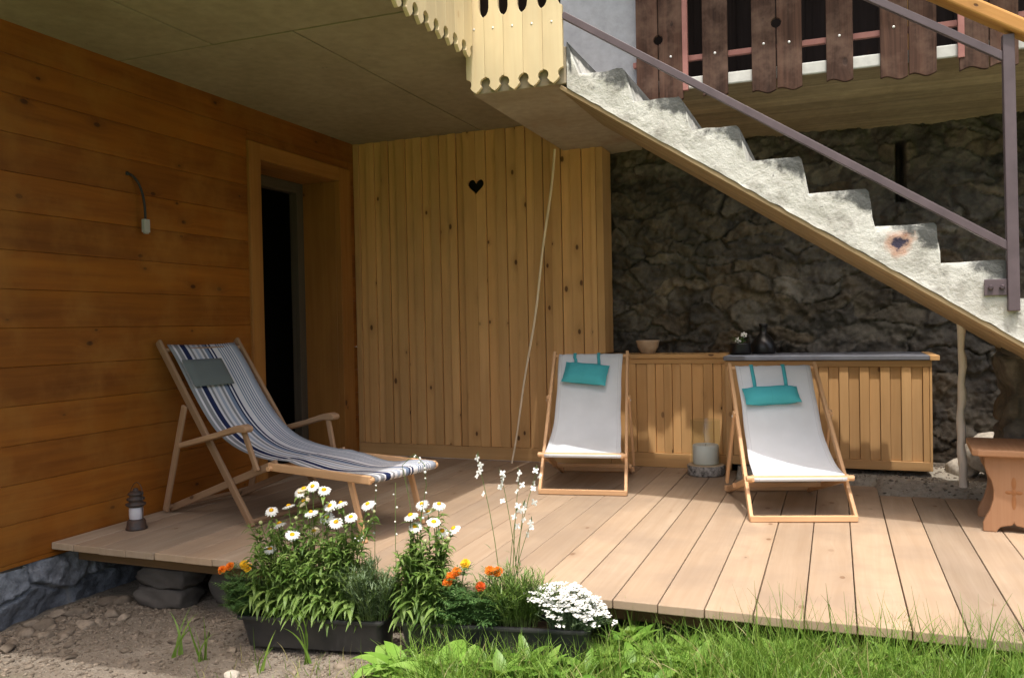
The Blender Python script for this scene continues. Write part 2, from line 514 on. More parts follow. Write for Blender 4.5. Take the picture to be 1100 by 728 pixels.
WH, NV, GR, BL, LB = (0.72, 0.72, 0.74), (0.022, 0.032, 0.09), (0.27, 0.28, 0.29), (0.20, 0.26, 0.36), (0.40, 0.45, 0.53)
_st = []
_p = 0.0
def _s(wd, c):
    global _p
    _st.append((_p, c)); _p += wd
for wd, c in [(0.05, GR), (0.035, WH), (0.06, GR), (0.025, WH), (0.075, NV), (0.04, WH), (0.03, GR), (0.04, WH), (0.045, LB), (0.04, WH), (0.035, GR),
              (0.03, WH), (0.05, BL), (0.025, NV), (0.025, WH), (0.03, NV), (0.08, WH)]: _s(wd, c)
for _ in range(6): _s(0.019, BL); _s(0.019, WH)
_s(0.1, LB)
MAT['stripes'] = canvas('blue_striped_canvas', None, [(min(p/_p, 0.999), c) for p, c in _st][:31])
MAT['white_canvas'] = canvas('white_canvas', (0.70, 0.73, 0.765))
MAT['turquoise'] = canvas('turquoise_cotton', (0.085, 0.45, 0.50))
MAT['greycloth'] = canvas('grey_green_cloth', (0.16, 0.185, 0.18))


def leafm(name, a, b, trans=0.35, rough=0.45):
    g = N(name)
    r = g.attr('rnd')
    n = g.noise(g.pos(), 22, 2)
    col = g.mix(g.math('ADD', g.math('MULTIPLY', r, 0.75), g.math('MULTIPLY', g.math('SUBTRACT', n, 0.5), 0.6), clamp=True), a, b)
    m = g.fin(col, rough, 0.35)
    tr = g.node('ShaderNodeBsdfTranslucent')
    g.put(tr.inputs[0], g.mix(0.5, col, (0.22, 0.30, 0.03)))
    mx = g.node('ShaderNodeMixShader'); mx.inputs[0].default_value = trans
    g.t.links.new(g.b.outputs[0], mx.inputs[1]); g.t.links.new(tr.outputs[0], mx.inputs[2]); g.t.links.new(mx.outputs[0], g.out.inputs[0])
    return m


MAT['leaf_daisy'] = leafm('daisy_leaf', (0.085, 0.175, 0.030), (0.31, 0.43, 0.125), 0.4)
MAT['leaf_dark'] = leafm('marigold_leaf', (0.05, 0.12, 0.035), (0.15, 0.27, 0.09))
MAT['leaf_grey'] = leafm('lavender_leaf', (0.10, 0.165, 0.075), (0.25, 0.33, 0.18))
MAT['grass'] = leafm('grass_blade', (0.080, 0.19, 0.020), (0.34, 0.48, 0.10), 0.42)
MAT['drygrass'] = leafm('dry_grass', (0.30, 0.26, 0.10), (0.42, 0.40, 0.20), 0.3)
MAT['weed'] = leafm('weed_leaf', (0.11, 0.25, 0.03), (0.30, 0.46, 0.10), 0.4, 0.4)
MAT['lettuce'] = leafm('dock_leaf', (0.20, 0.40, 0.05), (0.34, 0.54, 0.13), 0.4, 0.38)
MAT['stem'] = leafm('green_stem', (0.10, 0.17, 0.04), (0.22, 0.28, 0.09), 0.15)
MAT['white_petal'] = leafm('white_petal', (0.80, 0.80, 0.76), (0.86, 0.86, 0.84), 0.25, 0.6)
MAT['faded_petal'] = leafm('faded_petal', (0.62, 0.52, 0.36), (0.78, 0.70, 0.52), 0.25, 0.6)
MAT['daisy_eye'] = plain('daisy_eye', (0.72, 0.42, 0.02), 0.8, 0.1, ((0.55, 0.26, 0.01), 120), 0.6)
MAT['orange_petal'] = leafm('orange_petal', (0.80, 0.15, 0.008), (0.86, 0.26, 0.012), 0.2, 0.6)
MAT['yellow_petal'] = leafm('yellow_petal', (0.80, 0.42, 0.010), (0.85, 0.55, 0.03), 0.2, 0.6)
MAT['red_petal'] = leafm('red_petal', (0.55, 0.06, 0.01), (0.70, 0.14, 0.01), 0.2, 0.6)
MAT['bud'] = leafm('pale_bud', (0.45, 0.48, 0.22), (0.62, 0.60, 0.36), 0.2)
MAT['black_plastic'] = plain('black_plastic', (0.018, 0.019, 0.021), 0.42, 0.5, ((0.05, 0.048, 0.045), 6), 0.1)
MAT['soil'] = plain('potting_soil', (0.05, 0.035, 0.022), 0.95, 0.1, ((0.10, 0.07, 0.045), 40), 0.8)
MAT['steel'] = plain('mauve_brown_steel', (0.115, 0.085, 0.095), 0.5, 0.5, ((0.085, 0.062, 0.07), 8), 0.1)
MAT['red_steel'] = plain('red_primer_steel', (0.38, 0.17, 0.145), 0.55, 0.4, ((0.30, 0.125, 0.105), 9), 0.1)
MAT['screw'] = plain('screw_head', (0.75, 0.74, 0.72), 0.35, 0.5, Metallic=0.3)
MAT['bolt'] = plain('steel_bolt', (0.10, 0.075, 0.085), 0.4, 0.5, Metallic=0.5)
MAT['slate'] = plain('slate_top', (0.17, 0.18, 0.21), 0.45, 0.4, ((0.12, 0.125, 0.145), 5), 0.1)
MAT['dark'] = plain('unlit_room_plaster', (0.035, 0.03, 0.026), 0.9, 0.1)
MAT['cable'] = plain('black_conduit', (0.02, 0.02, 0.02), 0.5, 0.4)
MAT['connector'] = plain('grey_connector', (0.38, 0.38, 0.35), 0.5, 0.4)
MAT['ceramic'] = plain('stoneware', (0.50, 0.37, 0.25), 0.45, 0.4, ((0.40, 0.27, 0.17), 14), 0.05)
MAT['black_glaze'] = plain('black_glaze', (0.012, 0.011, 0.011), 0.3, 0.5)
MAT['rust_metal'] = plain('rusty_black_tin', (0.035, 0.030, 0.028), 0.55, 0.4, ((0.085, 0.045, 0.028), 30), 0.3)
MAT['frost'] = plain('frosted_glass', (0.55, 0.54, 0.58), 0.35, 0.5, ((0.46, 0.45, 0.50), 18))
MAT['wax'] = plain('white_wax', (0.86, 0.86, 0.83), 0.45, 0.4, ((0.82, 0.82, 0.78), 10))
MAT['bark'] = plain('birch_bark', (0.42, 0.40, 0.37), 0.85, 0.2, ((0.05, 0.045, 0.04), 38), 0.8)
MAT['cut_wood'] = plain('cut_wood', (0.55, 0.44, 0.30), 0.7, 0.2, ((0.45, 0.34, 0.22), 25))
MAT['carved'] = plain('carved_shadowed_wood', (0.30, 0.135, 0.055), 0.6, 0.2)


def glass_mat():
    g = N('clear_glass')
    tr = g.node('ShaderNodeBsdfTransparent'); g.put(tr.inputs[0], (0.95, 0.97, 0.96))
    gl = g.node('ShaderNodeBsdfGlossy'); gl.inputs['Roughness'].default_value = 0.03
    lw = g.node('ShaderNodeLayerWeight'); lw.inputs['Blend'].default_value = 0.22
    mx = g.node('ShaderNodeMixShader')
    g.t.links.new(g.math('ADD', g.math('MULTIPLY', g.math('POWER', lw.outputs['Facing'], 5.0), 0.5), 0.025), mx.inputs[0])
    g.t.links.new(tr.outputs[0], mx.inputs[1]); g.t.links.new(gl.outputs[0], mx.inputs[2]); g.t.links.new(mx.outputs[0], g.out.inputs[0])
    return g.mat
MAT['glass'] = glass_mat()


def earth_mat():
    g = N('bare_earth')
    p = g.pos(); x, y, z = g.sep(p)
    n1 = g.noise(p, 2.2, 6, 0.65); n2 = g.noise(p, 26, 5, 0.7); n3 = g.noise(p, 120, 2)
    col = g.mix(g.rng(n1, 0.35, 0.66), (0.190, 0.160, 0.125), (0.27, 0.235, 0.19))
    col = g.mix(g.rng(n2, 0.45, 0.75, 0.0, 0.7), col, (0.13, 0.10, 0.072))
    vo = g.voro(p, 55.0)
    peb = g.rng(vo.outputs['Distance'], 0.25, 0.42, 1.0, 0.0)
    gate = g.rng(g.sep(vo.outputs['Color'])[0], 0.62, 0.66)
    pm = g.math('MULTIPLY', peb, gate)
    col = g.mix(g.math('MULTIPLY', pm, 0.7), col, (0.36, 0.32, 0.26))
    # meadow green further out and to the right
    far = g.rng(g.math('ADD', y, g.math('MULTIPLY', g.math('SUBTRACT', n1, 0.5), 1.0)), 1.9, 2.6, 1.0, 0.0)
    far2 = g.rng(g.math('ADD', x, g.math('MULTIPLY', g.math('SUBTRACT', n1, 0.5), 0.8)), -1.9, -1.2, 0.0, 0.75)
    far2 = g.math('MULTIPLY', far2, g.rng(y, 5.4, 5.8, 1.0, 0.0))
    ggr = g.mix(g.rng(n2, 0.35, 0.65), (0.075, 0.13, 0.03), (0.14, 0.18, 0.055))
    col = g.mix(g.math('MAXIMUM', far, far2), col, ggr)
    back = g.rng(y, 5.6, 5.75, 0.0, 0.85)
    col = g.mix(back, col, g.mix(g.rng(n2, 0.35, 0.7), (0.42, 0.38, 0.31), (0.27, 0.24, 0.19)))
    g.bump(g.math('ADD', g.math('ADD', n2, g.math('MULTIPLY', n3, 0.3)), g.math('MULTIPLY', pm, 0.5)), 0.9, 0.02)
    return g.fin(col, 0.95, 0.1)


MAT['earth'] = earth_mat()
MAT['pebble'] = None


def pebble_mat(name, a, b):
    g = N(name)
    r = g.attr('rnd'); n = g.noise(g.pos(), 30, 5, 0.65)
    col = g.mix(r, a, b)
    k = g.rng(n, 0.3, 0.7, 0.7, 1.2)
    col = g.mix(1.0, col, g.xyz(k, k, k), 'MULTIPLY')
    g.bump(n, 0.6, 0.008)
    return g.fin(col, 0.9, 0.15)


MAT['pebble'] = pebble_mat('grey_brown_stone', (0.13, 0.105, 0.08), (0.26, 0.215, 0.165))
MAT['pale_rock'] = pebble_mat('pale_sandy_rock', (0.38, 0.34, 0.28), (0.44, 0.40, 0.33))


# ================================================================== GROUND
def gz(x, y):
    x = np.asarray(x, float); y = np.asarray(y, float)
    z = np.interp(x, [-4.2, -3.2, -2.3, -1.0, 0.2, 3.0], [-0.37, -0.36, -0.315, -0.22, -0.155, -0.12])
    s = np.clip((y-6.08)/0.14, 0, 1); s = s*s*(3-2*s)
    t = np.clip((x-0.15)/0.12, 0, 1); s2 = np.clip((y-5.70)/0.5, 0, 1); s2 = s2*s2*(3-2*s2)*t
    s = np.maximum(s*np.clip((x+0.72)/0.05, 0, 1), s2)
    z = z*(1-s) + (0.075 + 0.03*(fbm(x*4, y*4, 40)-0.5))*s
    near = np.exp(-((x+1.5)**2 + (y-3)**2)/40)
    z = z + near*(0.07*(fbm(x*1.7+9, y*1.7, 3)-0.47) + 0.028*(fbm(x*9, y*9, 11)-0.47))
    # far field: gently falling meadow, kept below the camera
    d = np.clip(1.5-y, 0, None)
    z = z - 0.03*np.minimum(d, 40)
    return z


def gzf(x, y): return float(gz(np.array([x]), np.array([y]))[0])


def axis(lo, hi, flo, fhi, step):
    a = list(np.arange(flo, fhi+1e-6, step))
    d = step; v = fhi
    while v < hi: d *= 1.35; v += d; a.append(min(v, hi))
    d = step; v = flo
    while v > lo: d *= 1.35; v -= d; a.insert(0, max(v, lo))
    return np.array(a)


gx = axis(-400, 400, -4.3, 1.6, 0.03); gy = axis(-400, 400, 2.2, 7.2, 0.03)
GX, GY = np.meshgrid(gx, gy, indexing='ij')
GZ = gz(GX, GY)
b = MB()
nx_, ny_ = GX.shape
me = bpy.data.meshes.new('ground')
idx = np.arange(nx_*ny_).reshape(nx_, ny_)
fs = np.stack([idx[:-1, :-1], idx[1:, :-1], idx[1:, 1:], idx[:-1, 1:]], -1).reshape(-1, 4)
me.from_pydata(np.stack([GX, GY, GZ], -1).reshape(-1, 3).tolist(), [], fs.tolist())
me.materials.append(MAT['earth'])
me.polygons.foreach_set('use_smooth', [True]*len(fs))
ground = bpy.data.objects.new('ground', me); COL.objects.link(ground)
ground['kind'] = 'structure'
ground['label'] = 'bare stony earth and meadow in front of the deck'


# ================================================================== STONE RELIEF
def relief(name, wid, hei, cw, ch, depth, seed, mat, place, parent=None, step=0.016, rough=0.02, niche=None, gap=0.035, warp=0.06, fill=0.0, var=(0.5, 1.6)):
    rs = np.random.RandomState(seed)
    nu, nv = int(wid/step)+1, int(hei/step)+1
    u = np.linspace(0, wid, nu); v = np.linspace(0, hei, nv)
    U, V = np.meshgrid(u, v, indexing='ij')
    uu = U + warp*2*(fbm(U*3.0, V*3.0, seed+5)-0.47) + warp*.5*(fbm(U*11, V*11, seed+8)-.47)
    vv = V + warp*2*(fbm(U*3.0+30, V*3.0, seed+6)-0.47) + warp*.5*(fbm(U*11+9, V*11, seed+9)-.47)
    sx, sy = [], []
    y = -ch*0.5
    while y < hei + ch:
        hh = ch*rs.uniform(0.6, 1.45)
        x = -cw*rs.rand()
        while x < wid + cw:
            ww = cw*rs.uniform(*var)
            sx.append(x + ww/2); sy.append(y + hh/2 + ch*rs.uniform(-0.18, 0.18)); x += ww
        y += hh
    sx, sy = np.array(sx), np.array(sy)
    asp = (cw/ch)*0.75
    f1 = np.full(U.shape, 9e9); f2 = f1.copy(); cell = np.zeros(U.shape, int)
    for i in range(len(sx)):
        d = np.sqrt(((uu-sx[i])/asp)**2 + (vv-sy[i])**2)
        m = d < f1
        f2 = np.where(m, f1, np.minimum(f2, d)); cell = np.where(m, i, cell); f1 = np.where(m, d, f1)
    e = np.clip((f2-f1)/(gap*2), 0, 1); prof = e*e*(3-2*e)
    off = rs.rand(len(sx)); tx = rs.uniform(-1, 1, len(sx)); ty = rs.uniform(-1, 1, len(sx))
    h = prof*(0.45 + 0.55*off[cell])*depth + prof*(tx[cell]*(uu-sx[cell])*0.22 + ty[cell]*(vv-sy[cell])*0.38)
    pat = np.clip((fbm(U*1.9+3, V*2.6+7, seed+20)-0.42)*6, 0, 1)      # mortar smeared flush in places
    h = np.maximum(h, fill*depth*pat)
    h = h + rough*2*(fbm(U*9, V*9, seed+1)-0.47) + rough*0.9*(fbm(U*22, V*26, seed+3)-0.47) + rough*(fbm(U*30, V*30, seed+2)-0.47)
    if niche:
        for a, b_, c, d_ in niche:
            q = np.clip(np.minimum(np.minimum(U-a, b_-U), np.minimum(V-c, d_-V))/0.03, 0, 1)
            h = h*(1-q) - 0.22*q
    P = place(U, V, h)
    me = bpy.data.meshes.new(name)
    idx = np.arange(nu*nv).reshape(nu, nv)
    f = np.stack([idx[:-1, :-1], idx[1:, :-1], idx[1:, 1:], idx[:-1, 1:]], -1).reshape(-1, 4)
    me.from_pydata(P.reshape(-1, 3).tolist(), [], f.tolist())
    a = me.attributes.new('tint', 'FLOAT', 'POINT'); a.data.foreach_set('value', rs.rand(len(sx))[cell].ravel().astype(np.float32))
    a = me.attributes.new('mortar', 'FLOAT', 'POINT'); a.data.foreach_set('value', (1-np.clip(prof*1.6, 0, 1)).ravel().astype(np.float32))
    me.materials.append(mat)
    me.polygons.foreach_set('use_smooth', [True]*len(f))
    o = bpy.data.objects.new(name, me); COL.objects.link(o)
    if parent: o.parent = parent
    return o


# ================================================================== LEFT TIMBER WALL
tw = thing('timber_wall', 'orange stained horizontal plank wall with an open doorway, left of the deck', 'wall')
OY0, OY1, OZ = 5.235, 6.31, 2.43        # opening
bk = MB()
for (y0, y1, z0, z1) in [(1.4, OY0-0.02, -0.06, 2.79), (OY1+0.02, 6.585, -0.06, 2.79), (OY0-0.02, OY1+0.02, OZ+0.02, 2.79)]:
    bk.box(WX-0.35, WX-0.034, y0, y1, z0, z1, 'y')
bk.build('wall_core', MAT['joist'], tw)
sd = MB()
k = 0
z = 2.215 + 0.2065*3
while z > -0.08:
    z1 = z; z0 = max(z - 0.2065, -0.08)
    y_spans = [(1.4, 5.105), (6.485, 6.588)] if z0 < 2.545 else [(1.4, 6.588)]
    top = z1
    rn = random.random()
    for (a, c) in y_spans:
        zz0 = z0
        if z0 < 2.545 < z1 and c - a > 5.5: pass
        sd.box(WX-0.032, WX, a, c, zz0+0.0008, top-0.0008, 'y', rn)
    if z0 < 2.545 < z1: sd.box(WX-0.032, WX, 5.106, 6.484, 2.5525, top-0.0008, 'y', rn)
    z -= 0.2065
sd.build('siding', MAT['stained'], tw, bevel=0.002, seg=1)
cs = MB()
cs.box(WX-0.03, WX+0.024, 5.10, OY0, 0.0, 2.552, 'z', 0.4)
cs.box(WX-0.03, WX+0.024, OY1, 6.49, 0.0, 2.552, 'z', 0.5)
cs.box(WX-0.03, WX+0.022, OY0, OY1, OZ, 2.552, 'y', 0.6)
cs.build('door_casing', MAT['casing'], tw, bevel=0.004)
ln = MB()
ln.box(WX-0.36, WX-0.0305, OY0-0.018, OY0+0.0, 0.0, OZ+0.0, 'z', 0.3)
ln.box(WX-0.36, WX-0.0305, OY1, OY1+0.018, 0.0, OZ, 'z', 0.5)
ln.box(WX-0.36, WX-0.0305, OY0, OY1, OZ, OZ+0.018, 'y', 0.5)
ln.box(WX-0.36, WX+0.01, OY0, OY1, -0.03, 0.0, 'y', 0.2)
ln.build('door_lining', MAT['casing'], tw, bevel=0.002, seg=1)
fr = MB()
fr.box(WX-0.44, WX-0.361, OY0-0.02, OY0+0.07, 0.0, OZ, 'z', 0.5)
fr.box(WX-0.44, WX-0.361, OY1-0.09, OY1+0.02, 0.0, OZ, 'z', 0.5)
fr.box(WX-0.44, WX-0.361, OY0+0.07, OY1-0.09, OZ-0.09, OZ+0.0, 'y', 0.5)
fr.build('door_frame', MAT['greywood'], tw, bevel=0.004)
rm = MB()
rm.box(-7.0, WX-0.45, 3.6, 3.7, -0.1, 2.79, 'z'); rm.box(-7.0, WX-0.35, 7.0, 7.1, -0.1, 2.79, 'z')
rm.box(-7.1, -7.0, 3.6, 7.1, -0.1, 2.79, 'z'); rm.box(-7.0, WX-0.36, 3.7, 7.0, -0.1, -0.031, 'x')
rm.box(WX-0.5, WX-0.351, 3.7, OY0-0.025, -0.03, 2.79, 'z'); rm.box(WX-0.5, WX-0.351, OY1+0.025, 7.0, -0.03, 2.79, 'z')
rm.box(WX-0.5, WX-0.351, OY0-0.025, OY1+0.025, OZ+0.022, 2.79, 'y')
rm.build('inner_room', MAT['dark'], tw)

pl = relief('stone_plinth', 5.2, 0.62, 0.46, 0.17, 0.05, 23, MAT['plinth'],
            lambda U, V, h: np.stack([WX-0.03+h, 6.6-U, -0.70+V], -1), step=0.011, rough=0.02, gap=0.012, warp=0.03)
tag(pl, 'blue-grey stone plinth under the orange timber wall', 'foundation wall')

# wall cable
cw_ = thing('wall_cable', 'black cable stub with a grey connector hanging from the orange timber wall', 'cable', (WX, 3.96, 2.125))
t = MB(); pts = []
for i in range(12):
    a = i/11
    pts.append((0.004 + 0.05*math.sin(a*math.pi*0.55), 0.012 + 0.082*math.sin(a*math.pi*0.5), 0.0 - 0.03*a - 0.25*a*a))
t.tube(pts, 0.0075, 10); t.lathe([(0.0, 0.012), (0.014, 0.008), (0.014, -0.01), (0, -0.012)], (0.0, 0.012, 0), 12)
t.build('conduit', MAT['cable'], cw_, smooth=True)
t = MB(); e = pts[-1]
t.box(e[0]-0.012, e[0]+0.016, e[1]-0.023, e[1]+0.023, e[2]-0.078, e[2]+0.004, 'z')
t.box(e[0]-0.008, e[0]+0.012, e[1]-0.017, e[1]+0.017, e[2]-0.086, e[2]-0.078, 'z')
t.build('connector', MAT['connector'], cw_, bevel=0.004)

# ================================================================== BACK PLANK WALL
bw = thing('plank_wall', 'tall wall of narrow vertical larch boards with a heart cut-out', 'wall')
HX, HZ = -2.845, 2.335


def heart(s, n=26):
    P = []
    for i in range(n):
        a = 2*math.pi*i/n
        P.append((s*16*math.sin(a)**3/16, s*(13*math.cos(a)-5*math.cos(2*a)-2*math.cos(3*a)-math.cos(4*a))/16))
    return P


brd = MB()
x = WX+0.055; i = 0
hb = None
rows = []
while x < -1.80:
    wd = random.choice([0.072, 0.078, 0.084, 0.092])
    if abs(x + wd/2 - HX) < 0.088 and hb is None:
        x = HX-0.088; wd = 0.176; hb = 1
    wd = min(wd, -1.793-x)
    rows.append((x, x+wd)); x += wd
fx = []
prev_end = WX+0.055
for (a, c) in rows:
    a = max(a, prev_end) if a < prev_end else a
    if a > prev_end + 0.004: a = prev_end
    fx.append((a, c)); prev_end = c
for i, (a, c) in enumerate(fx):
    off = -0.017 if i % 2 else 0.003
    off += random.uniform(-0.002, 0.002)
    y0 = WY + off; rn = random.random()
    topz = 2.80 if a < XS-0.02 else 2.58
    if a < HX < c:
        # board with the heart opening: outline bridged to the hole, as front faces only plus hole wall
        H = [(HX+p, HZ+q) for p, q in heart(0.074)]
        O = [(a+0.0015, 0.11), (c-0.0015, 0.11), (c-0.0015, HZ), (c-0.0015, topz), (a+0.0015, topz), (a+0.0015, HZ)]
        n = len(H)
        bm = bmesh.new()
        # split left / right halves through the heart's axis
        R_ = [H[k] for k in range(0, n//2+1)]           # top dip round the right side to the tip
        Lh = [H[k] for k in range(n//2, n)] + [H[0]]
        right = [(HX, 0.11), (c-0.0015, 0.11), (c-0.0015, topz), (HX, topz)] + R_
        left = [(HX, topz), (a+0.0015, topz), (a+0.0015, 0.11), (HX, 0.11)] + Lh
        for sg, poly in ((1, right), (-1, left)):
            brd.prism([(p + (sg*0.0009 if abs(p-HX) < 1e-6 else 0), y0 - 0.004*(sg < 0), q) for p, q in poly], (0, 0.022, 0), rn*0.5 + (0.3 if sg > 0 else 0.1), ud=(0,0,1), vd=(1,0,0))
        bm.free()
    else:
        brd.box(a+0.002, c-0.002, y0, y0+0.022, 0.11, topz, 'z', rn)
brd.build('boards', MAT['larch'], bw, bevel=0.002, seg=1)
pp = MB(); pp.box(WX+0.003, -1.70, WY-0.026, WY+0.02, 0.0, 0.108, 'x', 0.35)
pp.build('skirting', MAT['larch_trim'], bw, bevel=0.003)
pp = MB(); pp.box(WX+0.003, WX+0.055, WY-0.022, WY+0.02, 0.11, 2.80, 'z', 0.4)
pp.box(-1.792, -1.735, WY-0.016, WY+0.25, 0.9, 2.565, 'z', 0.75)
pp.build('end_post', MAT['larch_trim'], bw, bevel=0.003)
pp = MB(); pp.box(WX, -1.80, WY+0.10, WY+0.16, 0.0, 2.79, 'z', 0.3)
pp.build('backing', MAT['dark'], bw)

# ================================================================== RUBBLE WALL
sw = relief('rubble_wall', 5.2, 2.84, 0.34, 0.115, 0.050, 5, MAT['rubble'],
            lambda U, V, h: np.stack([-1.85+U, 6.92-h-0.02*np.sin(U*2), -0.25+V], -1), step=0.0115, rough=0.052,
            niche=[(2.28, 2.36, 2.25, 2.72)], gap=0.008, warp=0.13, fill=0.62, var=(0.3, 2.2))
tag(sw, 'dark rubble stone wall behind the counters and the concrete stair', 'wall')
spier = relief('stone_pier', 1.2, 1.25, 0.3, 0.2, 0.05, 9, MAT['rubble'],
               lambda U, V, h: np.stack([0.955 + np.clip(U-0.45, 0, 1) - h*(U < 0.45) , 5.98 - np.clip(U, 0, 0.45) - h*(U >= 0.45), -0.2+V], -1), step=0.02)
tag(spier, 'dark stone pier under the low end of the stair, behind the stool', 'pier')

# ================================================================== CONCRETE SLABS
cl = thing('ceiling_slab', 'brown-grey concrete ceiling slab over the left half of the deck', 'ceiling')
s_ = MB()
ys = [1.78, 2.35, 3.93, 6.9]; seam = 0.013
xs_l = [-4.6, XS]
for j in range(3):
    xa = [-4.6, -2.80, XS] if j == 2 else [-4.6, -3.35, XS]
    for i in range(2):
        s_.box(xa[i]+(seam if i else 0), xa[i+1], ys[j]+(seam if j else 0), ys[j+1], ZC + random.uniform(0, 0.0025), ZC+0.04, 'x')
s_.build('panels', MAT['ceiling'], cl, bevel=0.002, seg=1)
s_ = MB(); s_.box(-7.2, XS, 1.78, 7.2, ZC+0.041, ZC+0.22, 'x')
s_.build('slab', MAT['ceiling'], cl)

ld = thing('landing_slab', 'thick concrete landing at the head of the outside stair', 'landing')
s_ = MB(); s_.box(XS+0.003, -1.466, YL+0.004, 7.3, ZB, ZB+0.22, 'x')
s_.build('slab', MAT['soffit'], ld, bevel=0.006)
bs = thing('balcony_slab', 'pale edged concrete balcony slab behind the outside stair', 'balcony')
YB = 5.815
s_ = MB()
for q in range(6):
    f0, f1 = q/6, (q+1)/6
    ya, yb = YB + 0.01 + (6.95-YB)*f0, YB + 0.007 + (6.95-YB)*f1
    za, zb_ = 2.733 - 0.165*f0, 2.733 - 0.165*f1
    s_.prism([(-1.46, ya, za), (-1.46, yb, zb_), (-1.46, yb, zb_+0.04), (-1.46, ya, za+0.04)], (4.66, 0, 0), random.random(), ud=(0, 1, 0), vd=(0, 0, 1))
s_.build('underside', MAT['boardform'], bs, bevel=0.003)
s_ = MB(); s_.box(-1.46, 3.2, YB, YB+0.12, 2.736, 2.815, 'x'); s_.box(-1.46, 3.2, YB+0.121, 7.3, 2.775, 2.814, 'x')
s_.build('slab', MAT['slab_edge'], bs, bevel=0.008)

# plaster pier and dark upper facade
pr = MB(); pr.box(-1.84, -1.262, 5.86, 6.3, 2.79, 5.0, 'z')
tag(pr.build('plaster_pier', MAT['plaster'], bevel=0.01), 'blue-grey plastered pier rising behind the top of the stair', 'pier')
uf = thing('upper_facade', 'dark brown upper storey behind the balcony boards', 'facade')
m_ = MB(); xx = -6.5
while xx < 3.2:
    m_.box(xx+0.001, xx+0.179, 7.32 - (0.012 if int(xx*50) % 2 else 0), 7.35, 2.82, 5.2, 'z'); xx += 0.18
m_.build('boarding', MAT['facade'], uf)
m_ = MB(); m_.box(-6.5, 3.3, 7.352, 7.5, 2.82, 5.19, 'x'); m_.build('backing', MAT['dark'], uf)
m_ = MB()
m_.box(-7.2, 4.2, 5.05, 8.2, 5.2, 5.32, 'x')
m_.build('eave', MAT['facade'], uf)
m_ = MB(); m_.box(0.50, 0.74, 7.27, 7.31, 2.83, 3.9, 'z')
m_.build('shutter', MAT['rail_wood'], uf, bevel=0.004)

# ================================================================== STAIRCASE
st = thing('staircase', 'whitewashed concrete outside stair with dark stained treads', 'staircase')
RUN, RISE = 0.3195, 0.198
prof = []
rs = random.Random(3)
n0, n1 = -2, 9
nos = [(-0.796+RUN*n + rs.uniform(-0.006, 0.006), 2.414-RISE*n + rs.uniform(-0.004, 0.004)) for n in range(n0, n1)]
LEAN = [0.05, 0.05, 0.060, 0.042, 0.031, 0.028, 0.018, 0.02, 0.02, 0.02, 0.02, 0.02]
top = [(-1.46, 2.812)]
for i, (x_, z_) in enumerate(nos):
    if i == 0: continue
    # tread from the foot of the riser above to this nosing
    top.append((nos[i-1][0] + LEAN[i-1] + rs.uniform(-0.003, 0.003), z_ + rs.uniform(-0.006, 0.004)))
    x0_, z0_ = top[-1]
    for f_ in (0.3, 0.6, 0.85):
        top.append((x0_ + (x_-x0_)*f_, z0_ + (z_-z0_)*f_ + rs.uniform(-0.008, 0.006)*(1.0 if i < 4 else 0.35)))
    top.append((x_ - 0.012, z_ + rs.uniform(-0.004, 0.003)))
    top.append((x_ + 0.002, z_ - 0.014))
    for f_ in (0.4, 0.75):
        top.append((x_ + LEAN[i]*f_ + rs.uniform(-0.004, 0.004), z_ - RISE*f_))


def low(xq): return 2.496 - 0.6553*(xq+1.399)


# fine grid on the visible side so the face is bumpy, driven by interpolation between lower line and stepped top
def top_at(xq):
    for (a, c) in zip(top, top[1:]):
        if a[0] <= xq <= c[0]:
            return a[1] + (c[1]-a[1])*(xq-a[0])/max(c[0]-a[0], 1e-6)
    return top[-1][1]


xq = sorted(set([round(p[0], 4) for p in top] + [round(v_, 4) for v_ in np.arange(-1.46, 1.95, 0.02)]))
xq = [v_ for v_ in xq if v_ <= 1.93]
NV_ = 14
verts, faces, edge = [], [], []
rngn = np.random.RandomState(2)
def side_pts(y, bump_):
    for xv in xq:
        lo = max(low(xv), 0.0); lo = min(lo, top_at(xv)-0.02) + (0.012*(vnoise(np.array([xv*22.]), np.array([3.3]), 5)[0]-0.5) if bump_ else 0)
        hi = top_at(xv)
        # distance to the nosing: strong near tread surface, towards the right end of a tread
        for j in range(NV_):
            t_ = j/(NV_-1); zv = lo + (hi-lo)*t_
            dy = 0
            if bump_ and 0 < j < NV_-1:
                dy = 0.016*(fbm(np.array([xv*9.]), np.array([zv*9.]), 4)[0]-0.47) + 0.010*(fbm(np.array([xv*28.]), np.array([zv*28.]), 14)[0]-0.47)
            elif bump_: dy = 0.004 if j else -0.002
            verts.append((xv, y+dy, zv))
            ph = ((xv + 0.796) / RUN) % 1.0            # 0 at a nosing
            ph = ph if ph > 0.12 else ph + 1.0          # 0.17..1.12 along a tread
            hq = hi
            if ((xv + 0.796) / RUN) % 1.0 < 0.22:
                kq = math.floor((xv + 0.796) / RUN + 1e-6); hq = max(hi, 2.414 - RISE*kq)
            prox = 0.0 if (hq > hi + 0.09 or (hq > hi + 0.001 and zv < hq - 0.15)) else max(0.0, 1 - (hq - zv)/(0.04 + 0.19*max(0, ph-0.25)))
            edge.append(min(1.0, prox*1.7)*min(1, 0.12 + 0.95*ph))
side_pts(YL, True)
nA = len(verts)
side_pts(5.795, False)
nX = len(xq)
for s0, flip in ((0, False), (nA, True)):
    for i in range(nX-1):
        for j in range(NV_-1):
            q = [s0+i*NV_+j, s0+(i+1)*NV_+j, s0+(i+1)*NV_+j+1, s0+i*NV_+j+1]
            faces.append(q[::-1] if flip else q)
